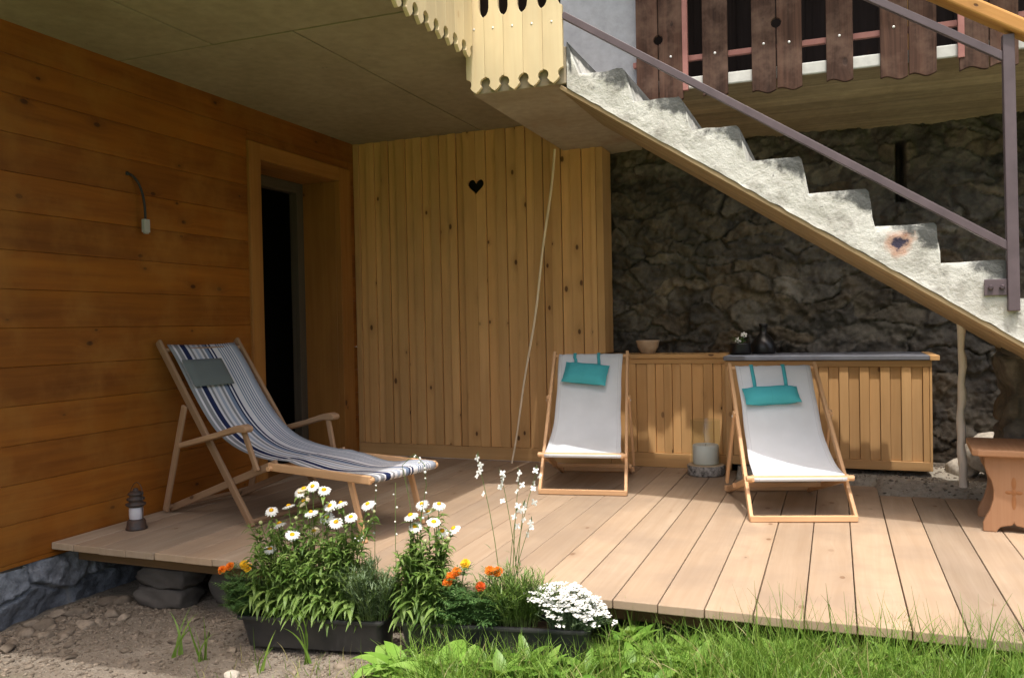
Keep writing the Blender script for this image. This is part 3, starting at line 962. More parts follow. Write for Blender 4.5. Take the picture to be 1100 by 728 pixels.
for i in range(nX-1):       # top and bottom
    a, c = i*NV_+NV_-1, (i+1)*NV_+NV_-1
    faces.append([a, c, c+nA, a+nA])
    a, c = i*NV_, (i+1)*NV_
    faces.append([c, a, a+nA, c+nA])
for i in (0, nX-1):
    q = [i*NV_, i*NV_+NV_-1, i*NV_+NV_-1+nA, i*NV_+nA]
    faces.append(q if i else q[::-1])
me = bpy.data.meshes.new('steps'); me.from_pydata(verts, [], faces)
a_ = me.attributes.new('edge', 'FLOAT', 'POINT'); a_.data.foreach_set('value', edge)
me.uv_layers.new(name='UVMap')
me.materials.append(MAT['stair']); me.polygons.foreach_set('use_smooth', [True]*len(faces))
so = bpy.data.objects.new('steps', me); COL.objects.link(so); so.parent = st
md = so.modifiers.new('es', 'EDGE_SPLIT'); md.split_angle = R(38)
sf = MB()
sdir = Vector((1, 0, -0.6553)).normalized(); snrm = Vector((0.6553, 0, 1)).normalized()
for j in range(7):
    y0 = YL+0.004 + j*0.145; y1 = min(y0+0.142, 5.79)
    p0 = Vector((-1.50, (y0+y1)/2, low(-1.50))) - snrm*(0.013+0.001*(j % 2)); p1 = Vector((2.2, (y0+y1)/2, low(2.2))) - snrm*(0.013+0.001*(j % 2))
    sf.frame_box((p0+p1)/2, sdir, Vector((0, 1, 0)), snrm, (p1-p0).length, y1-y0, 0.026)
MAT['formboard'] = wood('board_marked_soffit', (0.33, 0.25, 0.145), (0.22, 0.155, 0.08), rough=0.85, knots=0.1, fine=30, var=0.15, grain=0.8)
sf.build('soffit', MAT['formboard'], st, bevel=0.003, seg=1)

# steel and wood handrail
hr = thing('handrail', 'mauve steel stair railing with a varnished wooden top rail and a bolted post', 'handrail')
YH = YL - 0.012
m_ = MB()
m_.bar((-1.474, YH, 2.962), (0.805, YH, 1.482), 0.036, 0.040)
m_.build('lower_rail', MAT['steel'], hr, bevel=0.003)
m_ = MB(); m_.bar((-0.45, YH, 3.206), (0.795, YH, 2.412), 0.03, 0.038)
m_.build('upper_rail', MAT['steel'], hr, bevel=0.003)
m_ = MB(); m_.bar((0.822, YH, 1.165), (0.808, YH, 2.52), 0.052, 0.050, (0, 1, 0))
m_.build('post', MAT['steel'], hr, bevel=0.004)
m_ = MB(); m_.box(0.695, 0.795, YL-0.020, YL-0.008, 1.245, 1.325, 'x')
br_ = m_.build('bracket', MAT['steel'], hr, bevel=0.002)
for bx_ in (0.722, 0.772):
    m_ = MB(); P_ = []
    for rr_, yy_ in ((0.0, -0.014), (0.009, -0.014), (0.0125, -0.010), (0.0125, 0.0)):
        P_.append([(bx_ + rr_*math.cos(a), YL-0.020+yy_, 1.285 + rr_*math.sin(a)) for a in [math.pi/3*q for q in range(6)]])
    m_.grid(P_, closed=True)
    m_.build('bolt', MAT['bolt'], br_)
m_ = MB(); hd = Vector((1, 0, -0.634)).normalized(); hn = Vector((0.634, 0, 1)).normalized()
p0 = Vector((0.830-1.6, YL-0.01, 2.565+1.6*0.634)); p1 = Vector((0.830+1.2, YL-0.01, 2.565-1.2*0.634))
m_.frame_box((p0+p1)/2, hd, Vector((0, 1, 0)), hn, (p1-p0).length, 0.11, 0.072, 0.5)
m_.build('top_rail', MAT['rail_wood'], hr, bevel=0.014, seg=3)

# ================================================================== PARAPETS OF FRESH BOARDS
def scallop(hgt=1.05):
    """half outline (x>=0) of a board with scalloped foot and U slots, mirrored"""
    h = [(0.0, 0.0), (0.010, 0.007), (0.022, 0.016), (0.034, 0.030)]
    for a in range(222, 84, -16):
        h.append((0.0615 + 0.032*math.cos(R(a)), 0.056 + 0.032*math.sin(R(a))))
    h = [(min(p, 0.0615), q) for p, q in h]
    h += [(0.0615, 0.092), (0.0615, 0.452), (0.052, 0.456), (0.042, 0.466), (0.034, 0.482), (0.030, 0.505), (0.030, 0.74), (0.036, 0.765), (0.0615, 0.785), (0.0615, hgt)]
    o = [(0.0615 if p > 0.0615 else p, q) for p, q in h]
    return o + [(-p, q) for p, q in reversed(o[1:])]


SCAL = scallop()
par = thing('board_parapet', 'pale spruce board parapet with scalloped foot at the stair head', 'parapet')
for i in range(5):
    xc = -2.095 + 0.0625 + 0.1245*i
    m_ = MB()
    m_.prism([(xc + p, YL-0.034, ZB-0.003+q + (0.004*math.sin(i*2.1))) for p, q in SCAL], (0, 0.024, 0), random.random(), ud=(0,0,1), vd=(1,0,0))
    bo = m_.build('board', MAT['fresh'], par, bevel=0.0012, seg=1)
    m_ = MB(); P_ = [[(xc-0.004 + r_*math.cos(a), YL-0.0345-y_, ZB+0.385-0.006*i + r_*math.sin(a)) for a in [math.pi/5*q for q in range(10)]] for r_, y_ in ((0.0, 0.003), (0.005, 0.0025), (0.0068, 0.0))]
    m_.grid(P_, closed=True); m_.build('screw', MAT['screw'], bo, smooth=True)
m_ = MB(); m_.box(-2.06, -1.50, YL-0.009, YL+0.03, ZB+0.30, ZB+0.39, 'x')
m_.build('batten', MAT['larch_trim'], par)
m_ = MB(); m_.box(-2.06, -1.50, YL-0.009, YL+0.03, ZB+0.86, ZB+0.95, 'x')
m_.build('batten', MAT['larch_trim'], par)
par2 = thing('board_parapet', 'row of pale scalloped spruce boards along the edge of the ceiling slab', 'parapet')
for i in range(23):
    yc = YL-0.034-0.075 - 0.1245*i
    m_ = MB()
    m_.prism([(XS+0.006, yc + p, 2.762+q+random.uniform(-0.003, 0.003)) for p, q in SCAL], (0.024, 0, 0), random.random(), ud=(0,0,1), vd=(0,1,0))
    m_.build('board', MAT['fresh'], par2, bevel=0.0012, seg=1)
m_ = MB(); m_.box(XS-0.03, XS+0.005, 1.85, YL-0.05, 3.08, 3.17, 'y')
m_.build('batten', MAT['larch_trim'], par2)

# ================================================================== BALCONY RAILING OF OLD BOARDS
br = thing('balcony_railing', 'weathered brown board railing with round holes on the balcony', 'railing')
YR = 5.79
sc_ = YR/5.65
def old_board(x0, x1, zb, hole=None, hr=0.032):
    m_ = MB(); wd = x1-x0; foot = []
    for q in range(9):
        t_ = q/8; foot.append((x0+0.003 + (wd-0.006)*t_, zb + 0.012*math.cos(2*math.pi*t_*1.0 + x0*40)))
    if hole is None:
        pts_ = foot + [(x1-0.003, 3.75), (x0+0.003, 3.75)]
        m_.prism([(p, YR, q) for p, q in pts_], (0, 0.026, 0), random.random(), ud=(0,0,1), vd=(1,0,0))
    else:                # half-round notch on one edge
        hz, sidee = hole
        arc = [(hr*math.sin(a), hz - hr*math.cos(a)) for a in [math.pi*q/8 for q in range(9)]]
        if sidee > 0:    # notch on the right edge
            pts_ = foot + [(x1-0.003-max(p-0.003, 0), q) for p, q in arc] + [(x1-0.003, 3.75), (x0+0.003, 3.75)]
        else:
            pts_ = foot + [(x1-0.003, 3.75), (x0+0.003, 3.75)] + [(x0+0.003+max(p-0.003, 0), q) for p, q in arc[::-1]]
        m_.prism([(p, YR, q) for p, q in pts_], (0, 0.026, 0), random.random(), ud=(0,0,1), vd=(1,0,0))
    bo = m_.build('board', MAT['old_board'], br, bevel=0.003, seg=1)
    m_ = MB(); xc = (x0+x1)/2; zz = 2.955 + 0.01*math.sin(x0*9)
    P_ = [[(xc + r_*math.cos(a), YR-0.0005-y_, zz + r_*math.sin(a)) for a in [math.pi/5*q for q in range(10)]] for r_, y_ in ((0.0, 0.004), (0.006, 0.003), (0.0085, 0.0))]
    m_.grid(P_, closed=True); m_.build('screw', MAT['screw'], bo, smooth=True)

HZ1 = 3.085
for x0, x1, zb, ho in [(-1.242, -1.089, 2.66, (HZ1, 1)), (-1.089, -0.922, 2.66, (HZ1, -1)), (-0.800, -0.632, 2.665, None),
                       (-0.486, -0.331, 2.652, (HZ1+0.005, 1)), (-0.331, -0.173, 2.655, (HZ1+0.005, -1)), (-0.035, 0.127, 2.668, None),
                       (0.275, 0.435, 2.645, None), (0.435, 0.592, 2.648, None), (0.707, 0.867, 2.648, None), (0.867, 1.02, 2.65, None),
                       (1.16, 1.32, 2.65, None), (1.32, 1.48, 2.65, None), (1.62, 1.78, 2.65, None)]:
    old_board(x0*sc_, x1*sc_, zb, ho)
m_ = MB(); m_.box(-1.3, 2.4, YR+0.03, YR+0.062, 2.925, 2.962, 'x'); m_.build('lower_rail', MAT['red_steel'], br, bevel=0.003)
m_ = MB(); m_.box(-1.3, 2.4, YR+0.03, YR+0.062, 3.55, 3.59, 'x'); m_.build('upper_rail', MAT['red_steel'], br, bevel=0.003)
for xp in (-0.91, 0.72, 2.2):
    m_ = MB(); m_.box(xp*sc_-0.018, xp*sc_+0.018, YR-0.006, YR+0.029, 2.72, 3.7, 'z'); m_.build('post', MAT['red_steel'], br, bevel=0.003)

# ================================================================== DECK
dk = thing('wooden_deck', 'wide board larch deck in front of the plank wall', 'deck')
m_ = MB()
xe = -0.691; P = 0.188
i0 = -18
for i in range(i0, 16):
    x0 = xe + P*i; x1 = x0 + P
    x0 = max(x0, WX+0.004)
    if x1 < WX+0.05: continue
    yb = WY-0.03
    if x0 > -0.75: yb = 6.22
    if x0 > 0.16: yb = 5.88 + random.uniform(-0.02, 0.02)
    g_ = 0.0015 if x1 < -1.2 else 0.0032
    dz = random.uniform(-0.0015, 0.0015)
    m_.box(x0+g_, x1-g_*0.4, YF+random.uniform(-0.007, 0.007), yb, -0.038+dz, dz, 'y')
m_.build('boards', MAT['deck'], dk, bevel=0.004, seg=2)
m_ = MB()
for yj in (3.52, 4.4, 5.3, 6.1):
    m_.box(WX+0.02, 2.2, yj, yj+0.07, -0.135, -0.0405, 'x')
m_.build('joists', MAT['joist'], dk, bevel=0.003)

blk = []
for i, (x_, y_, sx_, sy_, h_, lab) in enumerate([(-3.47, 3.62, 0.33, 0.2, 0.11, 'rough grey stone at the foot of the stacked pair under the deck edge'),
                                              (-3.45, 3.62, 0.33, 0.2, 0.105, 'rough grey stone on top of another, under the left deck edge'),
                                              (-3.02, 3.74, 0.36, 0.22, 0.215, 'tall dark support stone under the deck, right of the stacked pair')]):
    zb = -0.36 if i == 0 else (-0.248 if i == 1 else -0.355)
    bm = bmesh.new(); bmesh.ops.create_cube(bm, size=1.0)
    bmesh.ops.subdivide_edges(bm, edges=bm.edges[:], cuts=9, use_grid_fill=True)
    for v in bm.verts:
        p = v.co.copy(); cr = max(0, (abs(p.x)+abs(p.y)+abs(p.z)) - 1.05)*0.35
        n_ = fbm(np.array([p.x*5+i*9.1+p.z*3]), np.array([p.y*5+p.z*4]), 61)[0]-0.47
        q = p*(1-cr) + p.normalized()*n_*0.16
        v.co = Vector((x_ + q.x*sx_, y_ + q.y*sy_, zb + h_/2 + q.z*h_*0.98))
    me = bpy.data.meshes.new('concrete_block'); bm.to_mesh(me); bm.free()
    me.materials.append(MAT['block']); me.polygons.foreach_set('use_smooth', [True]*len(me.polygons))
    o = bpy.data.objects.new('support_stone', me); COL.objects.link(o)
    tag(o, lab, 'support stone')

# ================================================================== CABINETS
lc = thing('low_counter', 'long low wooden counter with a board front, left of the slate topped one', 'counter')
m_ = MB(); x = -1.79; i = 0
while x < -0.76:
    wd = random.choice([0.066, 0.074, 0.088]); wd = min(wd, -0.752-x)
    off = 0.0 if i % 2 else 0.012
    m_.box(x+0.0015, x+wd-0.0015, WY-0.022+off, WY+0.006+off, 0.112, 0.815, 'z'); x += wd; i += 1
m_.build('front_boards', MAT['larch'], lc, bevel=0.002, seg=1)
m_ = MB(); m_.box(-1.695, -0.752, WY-0.030, WY+0.02, 0.0, 0.11, 'x'); m_.build('plinth', MAT['larch_trim'], lc, bevel=0.003)
m_ = MB(); m_.box(-1.73, -0.752, WY-0.024, WY+0.02, 0.817, 0.856, 'x'); m_.build('top_batten', MAT['larch_trim'], lc, bevel=0.003)
m_ = MB(); m_.box(-1.732, -0.722, WY-0.045, WY+0.14, 0.858, 0.892, 'x'); m_.box(-1.732, -0.722, WY+0.142, WY+0.32, 0.858, 0.891, 'x')
m_.build('counter_top', MAT['larch_trim'], lc, bevel=0.004)

YC = 6.25
rc = thing('bar_counter', 'pale board and batten bar counter with a grey slate top', 'counter')
m_ = MB(); x = -0.705; i = 0
bwid = 0.066
while x < 0.575:
    proud = i % 2 == 1
    wd = 0.062 if proud else 0.069
    wd = min(wd, 0.583-x)
    if wd < 0.01: break
    m_.box(x+0.001, x+wd-0.001, YC-(0.016 if proud else 0.0), YC+0.012, 0.168, 0.808, 'z'); x += wd; i += 1
m_.build('front_boards', MAT['cabinet'], rc, bevel=0.002, seg=1)
m_ = MB()
m_.box(-0.752, -0.706, YC-0.022, YC+0.02, 0.105, 0.808, 'z'); m_.box(0.584, 0.600, YC-0.018, YC+0.02, 0.105, 0.808, 'z')
m_.box(-0.706, 0.584, YC-0.024, YC+0.012, 0.105, 0.167, 'x'); m_.box(-0.752, 0.600, YC-0.020, YC+0.02, 0.809, 0.852, 'x')
m_.build('front_frame', MAT['cabinet'], rc, bevel=0.003)
m_ = MB()
for q in range(4): m_.box(-0.75, -0.728, YC+0.0205+q*0.08, YC+0.0985+q*0.08, 0.105, 0.85, 'z')
m_.build('side_panel', MAT['cabinet'], rc, bevel=0.002, seg=1); m_ = MB()
for q in range(6): m_.box(0.578, 0.598, YC+0.0205+q*0.1, YC+0.1185+q*0.1, 0.105, 0.85, 'z')
m_.build('side_panel', MAT['cabinet'], rc, bevel=0.002, seg=1)
m_ = MB(); m_.box(-0.762, 0.585, YC-0.045, 6.86, 0.855, 0.887, 'x'); m_.build('counter_top', MAT['slate'], rc, bevel=0.005)
m_ = MB(); m_.box(0.586, 0.645, YC-0.045, 6.86, 0.852, 0.887, 'y', 0.9); m_.build('end_trim', MAT['cabinet'], rc, bevel=0.004)

# things on the counters
m_ = MB(); m_.lathe([(0.0, 0.0), (0.052, 0.0), (0.058, 0.006), (0.082, 0.05), (0.093, 0.095), (0.096, 0.106), (0.088, 0.106), (0.084, 0.094), (0.07, 0.045), (0.0, 0.018)], seg=32)
tag(m_.build('bowl', MAT['ceramic'], smooth=True, loc=(-1.415, 6.70, 0.893)), 'small sand coloured stoneware bowl on the low counter', 'bowl')
m_ = MB(); m_.lathe([(0.0, 0.0), (0.085, 0.0), (0.092, 0.02), (0.088, 0.07), (0.066, 0.115), (0.034, 0.15), (0.027, 0.16), (0.027, 0.205), (0.034, 0.212), (0.034, 0.228), (0.02, 0.23), (0.0, 0.2)], seg=28)
tag(m_.build('jug', MAT['black_glaze'], smooth=True, loc=(-0.515, 6.66, 0.888)), 'black glazed long necked bottle standing on the slate counter', 'bottle')
pt_ = thing('flower_pot', 'black pot with two small white flowers at the left end of the slate counter', 'plant pot', (-0.672, 6.52, 0.888))
m_ = MB(); m_.lathe([(0.0, 0.0), (0.075, 0.0), (0.085, 0.02), (0.075, 0.075), (0.078, 0.085), (0.068, 0.085), (0.06, 0.07), (0.0, 0.06)], seg=28)
m_.build('pot', MAT['black_glaze'], pt_, smooth=True)


# ------------------------------------------------------------------ leaf / flower primitives
def leaf(mb, base, d, length, width, bend=0.3, fold=0.25, rnd=None, nseg=5, shape=0.5, side=None):
    base = Vector(base); d = Vector(d).normalized()
    if side is None:
        side = d.cross(Vector((0, 0, 1)))
        if side.length < 1e-3: side = Vector((1, 0, 0))
    side = side.normalized(); nrm = side.cross(d).normalized()
    rows = []
    p = base.copy(); dd = d.copy(); st_ = length/nseg
    for i in range(nseg+1):
        t_ = i/nseg
        wd = width*0.5*max(0.04, math.sin(math.pi*min(1, t_**shape*0.96+0.03)))
        up_ = side.cross(dd).normalized()
        rows.append([p - side*wd + up_*wd*fold, p.copy(), p + side*wd + up_*wd*fold])
        p = p + dd*st_
        dd = (dd - Vector((0, 0, 1))*bend/nseg*1.2).normalized()
    mb.grid(rows, random.random() if rnd is None else rnd)


def blade(mb, base, d, length, width, bend, rnd=None, nseg=5):
    base = Vector(base); d = Vector(d).normalized()
    a = random.uniform(0, math.pi*2); side = Vector((math.cos(a), math.sin(a), 0))
    side = (side - d*side.dot(d)).normalized()
    lean = Vector((random.uniform(-1, 1), random.uniform(-1, 1), 0))
    if lean.length < 0.1: lean = Vector((1, 0, 0))
    lean.normalize(); rows = []; p = base.copy(); dd = d.copy()
    for i in range(nseg+1):
        t_ = i/nseg; wd = width*0.5*(1-t_**1.6)+0.0003
        rows.append([p - side*wd, p + side*wd])
        p = p + dd*length/nseg
        dd = (dd + lean*bend/nseg - Vector((0, 0, 1))*bend*t_*0.9/nseg*1.6).normalized()
    mb.grid(rows, random.random() if rnd is None else rnd)


def petals(mb, c, n, r0, r1, wd, tilt, droop=0.15, layers=1, rnd=None):
    """ring of petals round c, flower axis n"""
    n = Vector(n).normalized(); a0 = n.cross(Vector((0.3, 0.9, 0.1))).normalized(); b0 = n.cross(a0)
    c = Vector(c)
    for L_ in range(layers):
        cnt = tilt
        for k in range(cnt):
            a = 2*math.pi*(k + 0.5*L_)/cnt + random.uniform(-0.08, 0.08)
            d = a0*math.cos(a) + b0*math.sin(a); s2 = n.cross(d)
            rr = r1*random.uniform(0.9, 1.06)*(1-0.22*L_)
            rows = []
            for t_, w_ in ((0, 0.45), (0.45, 1.0), (0.85, 0.85), (1, 0.3)):
                rad = r0 + (rr-r0)*t_
                q = c + d*rad + n*(0.006*L_ + 0.012*t_*(0.6*L_) - droop*rad*t_ )
                rows.append([q - s2*wd*0.5*w_, q + n*wd*0.12, q + s2*wd*0.5*w_])
            mb.grid(rows, random.random())


def dome(mb, c, n, r, h, rnd=0.5):
    n = Vector(n).normalized(); a0 = n.cross(Vector((0.3, 0.9, 0.1))).normalized(); b0 = n.cross(a0); c = Vector(c)
    P_ = []
    for t_ in (0.0, 0.35, 0.65, 0.88, 1.0):
        rr = r*math.cos(t_*math.pi/2); P_.append([c + (a0*math.cos(a)+b0*math.sin(a))*rr + n*h*math.sin(t_*math.pi/2) for a in [2*math.pi*k/10 for k in range(10)]])
    mb.grid([row[::-1] for row in P_], rnd, closed=True)


def ball(mb, c, r, rnd=None, sq=1.0):
    rows = []
    for i in range(6):
        t_ = math.pi*i/5
        rows.append([(c[0]+r*math.sin(t_)*math.cos(a), c[1]+r*math.sin(t_)*math.sin(a), c[2]-r*sq*math.cos(t_)) for a in [2*math.pi*k/8 for k in range(8)]])
    mb.grid([x_[::-1] for x_ in rows], random.random() if rnd is None else rnd, closed=True)


def stemline(a, c, sag=0.0, n=6):
    a, c = Vector(a), Vector(c); P_ = []
    for i in range(n+1):
        t_ = i/n
        q = a.lerp(c, t_); lat = (c-a); lat.z = 0
        q = q - lat*(t_*(1-t_))*0.9
        q.z += 0.0
        P_.append(q)
    return P_


m_ = MB(); m2 = MB(); m3 = MB()
for (dx, dz) in ((-0.012, 0.11), (0.03, 0.15)):
    c = (dx, -0.03, dz)
    m2.tube([(dx*0.4, -0.01, 0.06), (dx*0.8, -0.02, dz*0.7), c], 0.002, 5)
    petals(m3, c, (0.1, -0.8, 0.5), 0.003, 0.026, 0.016, 6)
for k in range(14):
    a = random.uniform(0, 6.28); leaf(m_, (0, 0, 0.07), (math.cos(a), math.sin(a), random.uniform(0.5, 1.6)), random.uniform(0.07, 0.12), 0.028, 0.5)
m_.build('leaves', MAT['leaf_dark'], pt_, smooth=True); m2.build('stem', MAT['stem'], pt_); m3.build('petals', MAT['white_petal'], pt_, smooth=True)

# ================================================================== DECKCHAIRS
def deckchair(label, loc, rz, top, barp):
    """local x = width, y = away from the sitter's feet; top/barp = (y, z) of head rail top and front bar"""
    t_ = thing('deckchair', label, 'deckchair', loc, rz, 'white canvas deckchairs')
    HW, TW = 0.290, 0.268
    ty, tz = top; by, bz = barp
    for s_ in (-1, 1):
        m_ = MB(); m_.bar((s_*HW, 0.0, 0.012), (s_*TW, ty*1.03, tz*1.03), 0.022, 0.042, (0, -1, 0.75)); m_.build('head_leg', MAT['chair_wood'], t_, bevel=0.006)
        m_ = MB(); m_.bar((s_*(HW-0.026), by-0.012, bz+0.004), (s_*(HW-0.026), 0.86, 0.014), 0.020, 0.040, (0, 0.3, 1)); m_.build('rear_leg', MAT['chair_wood'], t_, bevel=0.005)
        f = 0.66
        pv = Vector((s_*(HW+0.016-(HW-TW)*f), ty*f, tz*f))
        m_ = MB(); m_.bar(pv + Vector((0, -0.012, 0.03)), (s_*(HW+0.012), ty*f+0.22, 0.10), 0.018, 0.036, (0, 1, 0.2))
        so_ = m_.build('strut', MAT['chair_wood'], t_, bevel=0.005)
        m_ = MB(); P_ = [[(pv.x + s_*(0.009+x_), pv.y + r_*math.cos(a), pv.z + r_*math.sin(a)) for a in [math.pi/5*q for q in range(10)]] for r_, x_ in ((0.0, 0.005), (0.007, 0.004), (0.009, 0.0))]
        m_.grid(P_, closed=True); m_.build('bolt', MAT['screw'], so_)
    m_ = MB(); m_.bar((-HW-0.008, -0.004, 0.020), (HW+0.008, -0.004, 0.020), 0.020, 0.036); m_.build('foot_rail', MAT['chair_wood'], t_, bevel=0.005)
    m_ = MB(); m_.bar((-HW, 0.845, 0.030), (HW, 0.845, 0.030), 0.022, 0.036); m_.bar((-HW, 0.55, 0.105), (HW, 0.55, 0.105), 0.020, 0.03); m_.build('rear_rail', MAT['chair_wood'], t_, bevel=0.005)
    m_ = MB(); m_.tube([(-TW-0.016, ty, tz), (TW+0.016, ty, tz)], 0.012, 12); m_.build('head_bar', MAT['chair_wood'], t_, smooth=False, bevel=0.002)
    m_ = MB(); m_.tube([(-HW-0.012, by, bz), (HW+0.012, by, bz)], 0.0165, 14); m_.build('front_bar', MAT['chair_wood'], t_, bevel=0.003)
    # canvas
    nU, nV = 26, 14; rows = []
    A_, B_ = Vector((0, ty, tz)), Vector((0, by, bz)); d = B_-A_; nr = Vector((0, -d.z, d.y)).normalized()
    if nr.z > 0: nr = -nr
    for i in range(nU+1):
        u_ = i/nU; row = []
        wid_ = 0.236 + 0.024*u_**2 - 0.008*math.sin(math.pi*u_)
        for j in range(nV+1):
            v_ = j/nV*2-1
            sag = 0.115*(math.sin(math.pi*u_**1.55))*(1-0.10*v_*v_)
            q = A_ + d*u_ + nr*(sag - 0.013)
            wr = (float(fbm(np.array([u_*5.0+loc[0]*7]), np.array([v_*1.6+3]), 71, 3)[0])-0.45)*0.016*(0.35+math.sin(math.pi*u_)) + 0.0016*math.sin(v_*17+math.sin(u_*4)*2)*(1-u_)**3
            row.append((wid_*v_*(1+0.006*math.sin(u_*19+v_)), q.y+wr*0.5, q.z + wr))
        rows.append(row)
    # wrap over the two bars
    rows.insert(0, [(x_, y_+0.012, z_+0.004) for x_, y_, z_ in rows[0]]); rows.insert(0, [(x_, y_+0.020, z_-0.02) for x_, y_, z_ in rows[0]])
    rows.append([(x_, by-0.017, bz+0.004) for x_, y_, z_ in rows[-1]]); rows.append([(x_, by-0.013, bz-0.014) for x_, y_, z_ in rows[-1]]); rows.append([(x_, by+0.008, bz-0.018) for x_, y_, z_ in rows[-1]])
    m_ = MB(); m_.grid(rows, su=1.1, sv=0.5)
    m_.build('canvas', MAT['white_canvas'], t_, smooth=True, solid=0.003)
    return t_, A_, d, nr


def pillow(label, parent_xf, A_, d, nr, u0, u1, xc, wid_, tilt, strap_x):
    """cushion hung over the head bar, built in the chair's own frame, lying on the canvas"""
    o = thing('neck_cushion', label, 'cushion', parent_xf[0], parent_xf[1], 'turquoise neck cushions')
    e1 = Vector((1, 0, 0)); e2 = d.normalized(); L_ = d.length
    up = -nr
    c = A_ + e2*(L_*(u0+u1)/2); c = c + Vector((xc, 0, 0)); hh = L_*(u1-u0)/2
    ca, sa = math.cos(tilt), math.sin(tilt)
    f1 = e1*ca + e2*sa; f2 = -e1*sa + e2*ca
    sag = lambda u_: 0.115*math.sin(math.pi*u_**1.55)
    c = c + nr*(sag((u0+u1)/2)-0.013)
    def face_(sgn):
        rows = []
        for i in range(11):
            a = i/10*2-1; row = []
            for j in range(13):
                b_ = j/12*2-1
                th = 0.046*(max(0, 1-abs(a)**3.2)**0.6)*(max(0, 1-abs(b_)**4)**0.6)
                pin = 1 - 0.05*(abs(a)**2)*(1-abs(b_)**2)
                row.append(c + f1*(wid_/2*b_*(1-0.03*(1-a*a))) + f2*(hh*a*pin) + up*(0.035 + sgn*th + 0.002*math.sin(a*9+b_*7)))
            rows.append(row)
        return rows
    m_ = MB(); m_.grid(face_(1)); m_.grid([r_[::-1] for r_ in face_(-1)])
    m_.build('pad', MAT['turquoise'], o, smooth=True)
    for sx_ in strap_x:
        p_top = A_ + Vector((sx_, 0, 0)); p_end = c + f1*(sx_-xc)*0.98 - f2*hh*0.98 + up*0.035
        path = [p_top + Vector((0, 0.026, -0.12)), p_top + Vector((0, 0.024, 0.0)), p_top + Vector((0, 0.012, 0.019)), p_top + Vector((0, -0.006, 0.019)) + up*0.004, p_top + e2*0.03 + up*0.016, p_top.lerp(p_end, 0.6) + up*0.012, p_end]
        rows = [[p - Vector((0.011, 0, 0)), p + Vector((0.011, 0, 0))] for p in path]
        m_ = MB(); m_.grid(rows); m_.build('strap', MAT['turquoise'], o, smooth=True, solid=0.003)
    return o


locA, rzA = (-1.5925, 5.364, 0.0), R(9.0)
dc, A_, d_, n_ = deckchair('upright white canvas deckchair in front of the low counter', locA, rzA, (0.62, 0.905), (0.035, 0.262))
pillow('turquoise cushion hung askew on the canvas in front of the low counter', (locA, rzA), A_, d_, n_, 0.10, 0.315, -0.025, 0.325, R(7), (-0.115, 0.06))
locB, rzB = (-0.181, 4.981, 0.0), R(17.0)
dc, A_, d_, n_ = deckchair('reclined white canvas deckchair in front of the slate topped counter, nearer the deck front', locB, rzB, (0.70, 0.835), (0.07, 0.235))
pillow('turquoise cushion hung level on the canvas in front of the slate topped counter', (locB, rzB), A_, d_, n_, 0.195, 0.35, -0.045, 0.345, R(-3), (-0.135, 0.065))

# ================================================================== STRIPED LOUNGER
lo = thing('sun_lounger', 'wooden folding lounger with blue and white striped canvas and a footrest', 'sun lounger', (-3.189, 3.974, 0.0), R(-12))
# local: x = towards the feet, y = across (0 near side, W far side)
LW = 0.60
for yy in (0.0, LW):
    m_ = MB(); m_.bar((0.012, yy, 0.0), (-0.845, yy, 1.085), 0.024, 0.046, (0.78, 0, 0.62)); m_.build('back_leg', MAT['teak'], lo, bevel=0.006)
    yo = -0.028 if yy == 0 else LW+0.028
    m_ = MB(); m_.bar((-0.555, yo, 0.69), (-0.775, yo, 0.02), 0.020, 0.042, (1, 0, 0)); m_.build('strut', MAT['teak'], lo, bevel=0.005)
    yi = 0.028 if yy == 0 else LW-0.028
    m_ = MB(); m_.bar((-0.80, yi, 0.022), (0.20, yi, 0.385), 0.022, 0.044, (0, 0, 1)); m_.build('base_rail', MAT['teak'], lo, bevel=0.005)
    m_ = MB(); m_.bar((0.14, yi-0.006, 0.362), (0.925, yi-0.006, 0.348), 0.024, 0.046, (0, 0, 1)); m_.build('footrest_rail', MAT['chair_wood'], lo, bevel=0.006)
    # armrest: curved plank
    ya = -0.045 if yy == 0 else LW+0.045
    prof_ = [(-0.56, 0.468), (-0.40, 0.505), (-0.20, 0.552), (-0.05, 0.594), (0.02, 0.606), (0.055, 0.598), (0.066, 0.578), (0.052, 0.560), (0.02, 0.560), (-0.05, 0.556), (-0.20, 0.518), (-0.40, 0.470), (-0.56, 0.434)]
    m_ = MB(); m_.prism([(p, ya-0.03, q) for p, q in prof_][::-1], (0, 0.06, 0), random.random()); m_.build('armrest', MAT['teak'], lo, bevel=0.008, seg=3)
    m_ = MB(); m_.bar((-0.005, ya*0.8 if yy == 0 else ya-0.01, 0.575), (0.075, yo+ (0.02 if yy == 0 else -0.02), 0.335), 0.020, 0.034, (1, 0, 0.2)); m_.build('arm_strut', MAT['teak'], lo, bevel=0.005)
    m_ = MB(); m_.bar((0.74, yi+(0.03 if yy == 0 else -0.03), 0.337), (0.84, yi+(0.03 if yy == 0 else -0.03), 0.0), 0.020, 0.036, (1, 0, 0.2)); m_.build('footrest_leg', MAT['chair_wood'], lo, bevel=0.005)
for (p_, z_, nm, mt, rr_) in [(-0.80, 1.03, 'head_bar', 'teak', 0.012), (0.0, 0.03, 'floor_bar', 'teak', 0.014), (-0.78, 0.04, 'floor_bar', 'teak', 0.014), (0.17, 0.355, 'seat_bar', 'chair_wood', 0.014), (0.915, 0.346, 'foot_bar', 'chair_wood', 0.016)]:
    m_ = MB(); m_.tube([(p_, -0.015 if nm != 'foot_bar' else 0.015, z_), (p_, LW+0.015 if nm != 'foot_bar' else LW-0.015, z_)], rr_, 12); m_.build(nm, MAT[mt], lo)
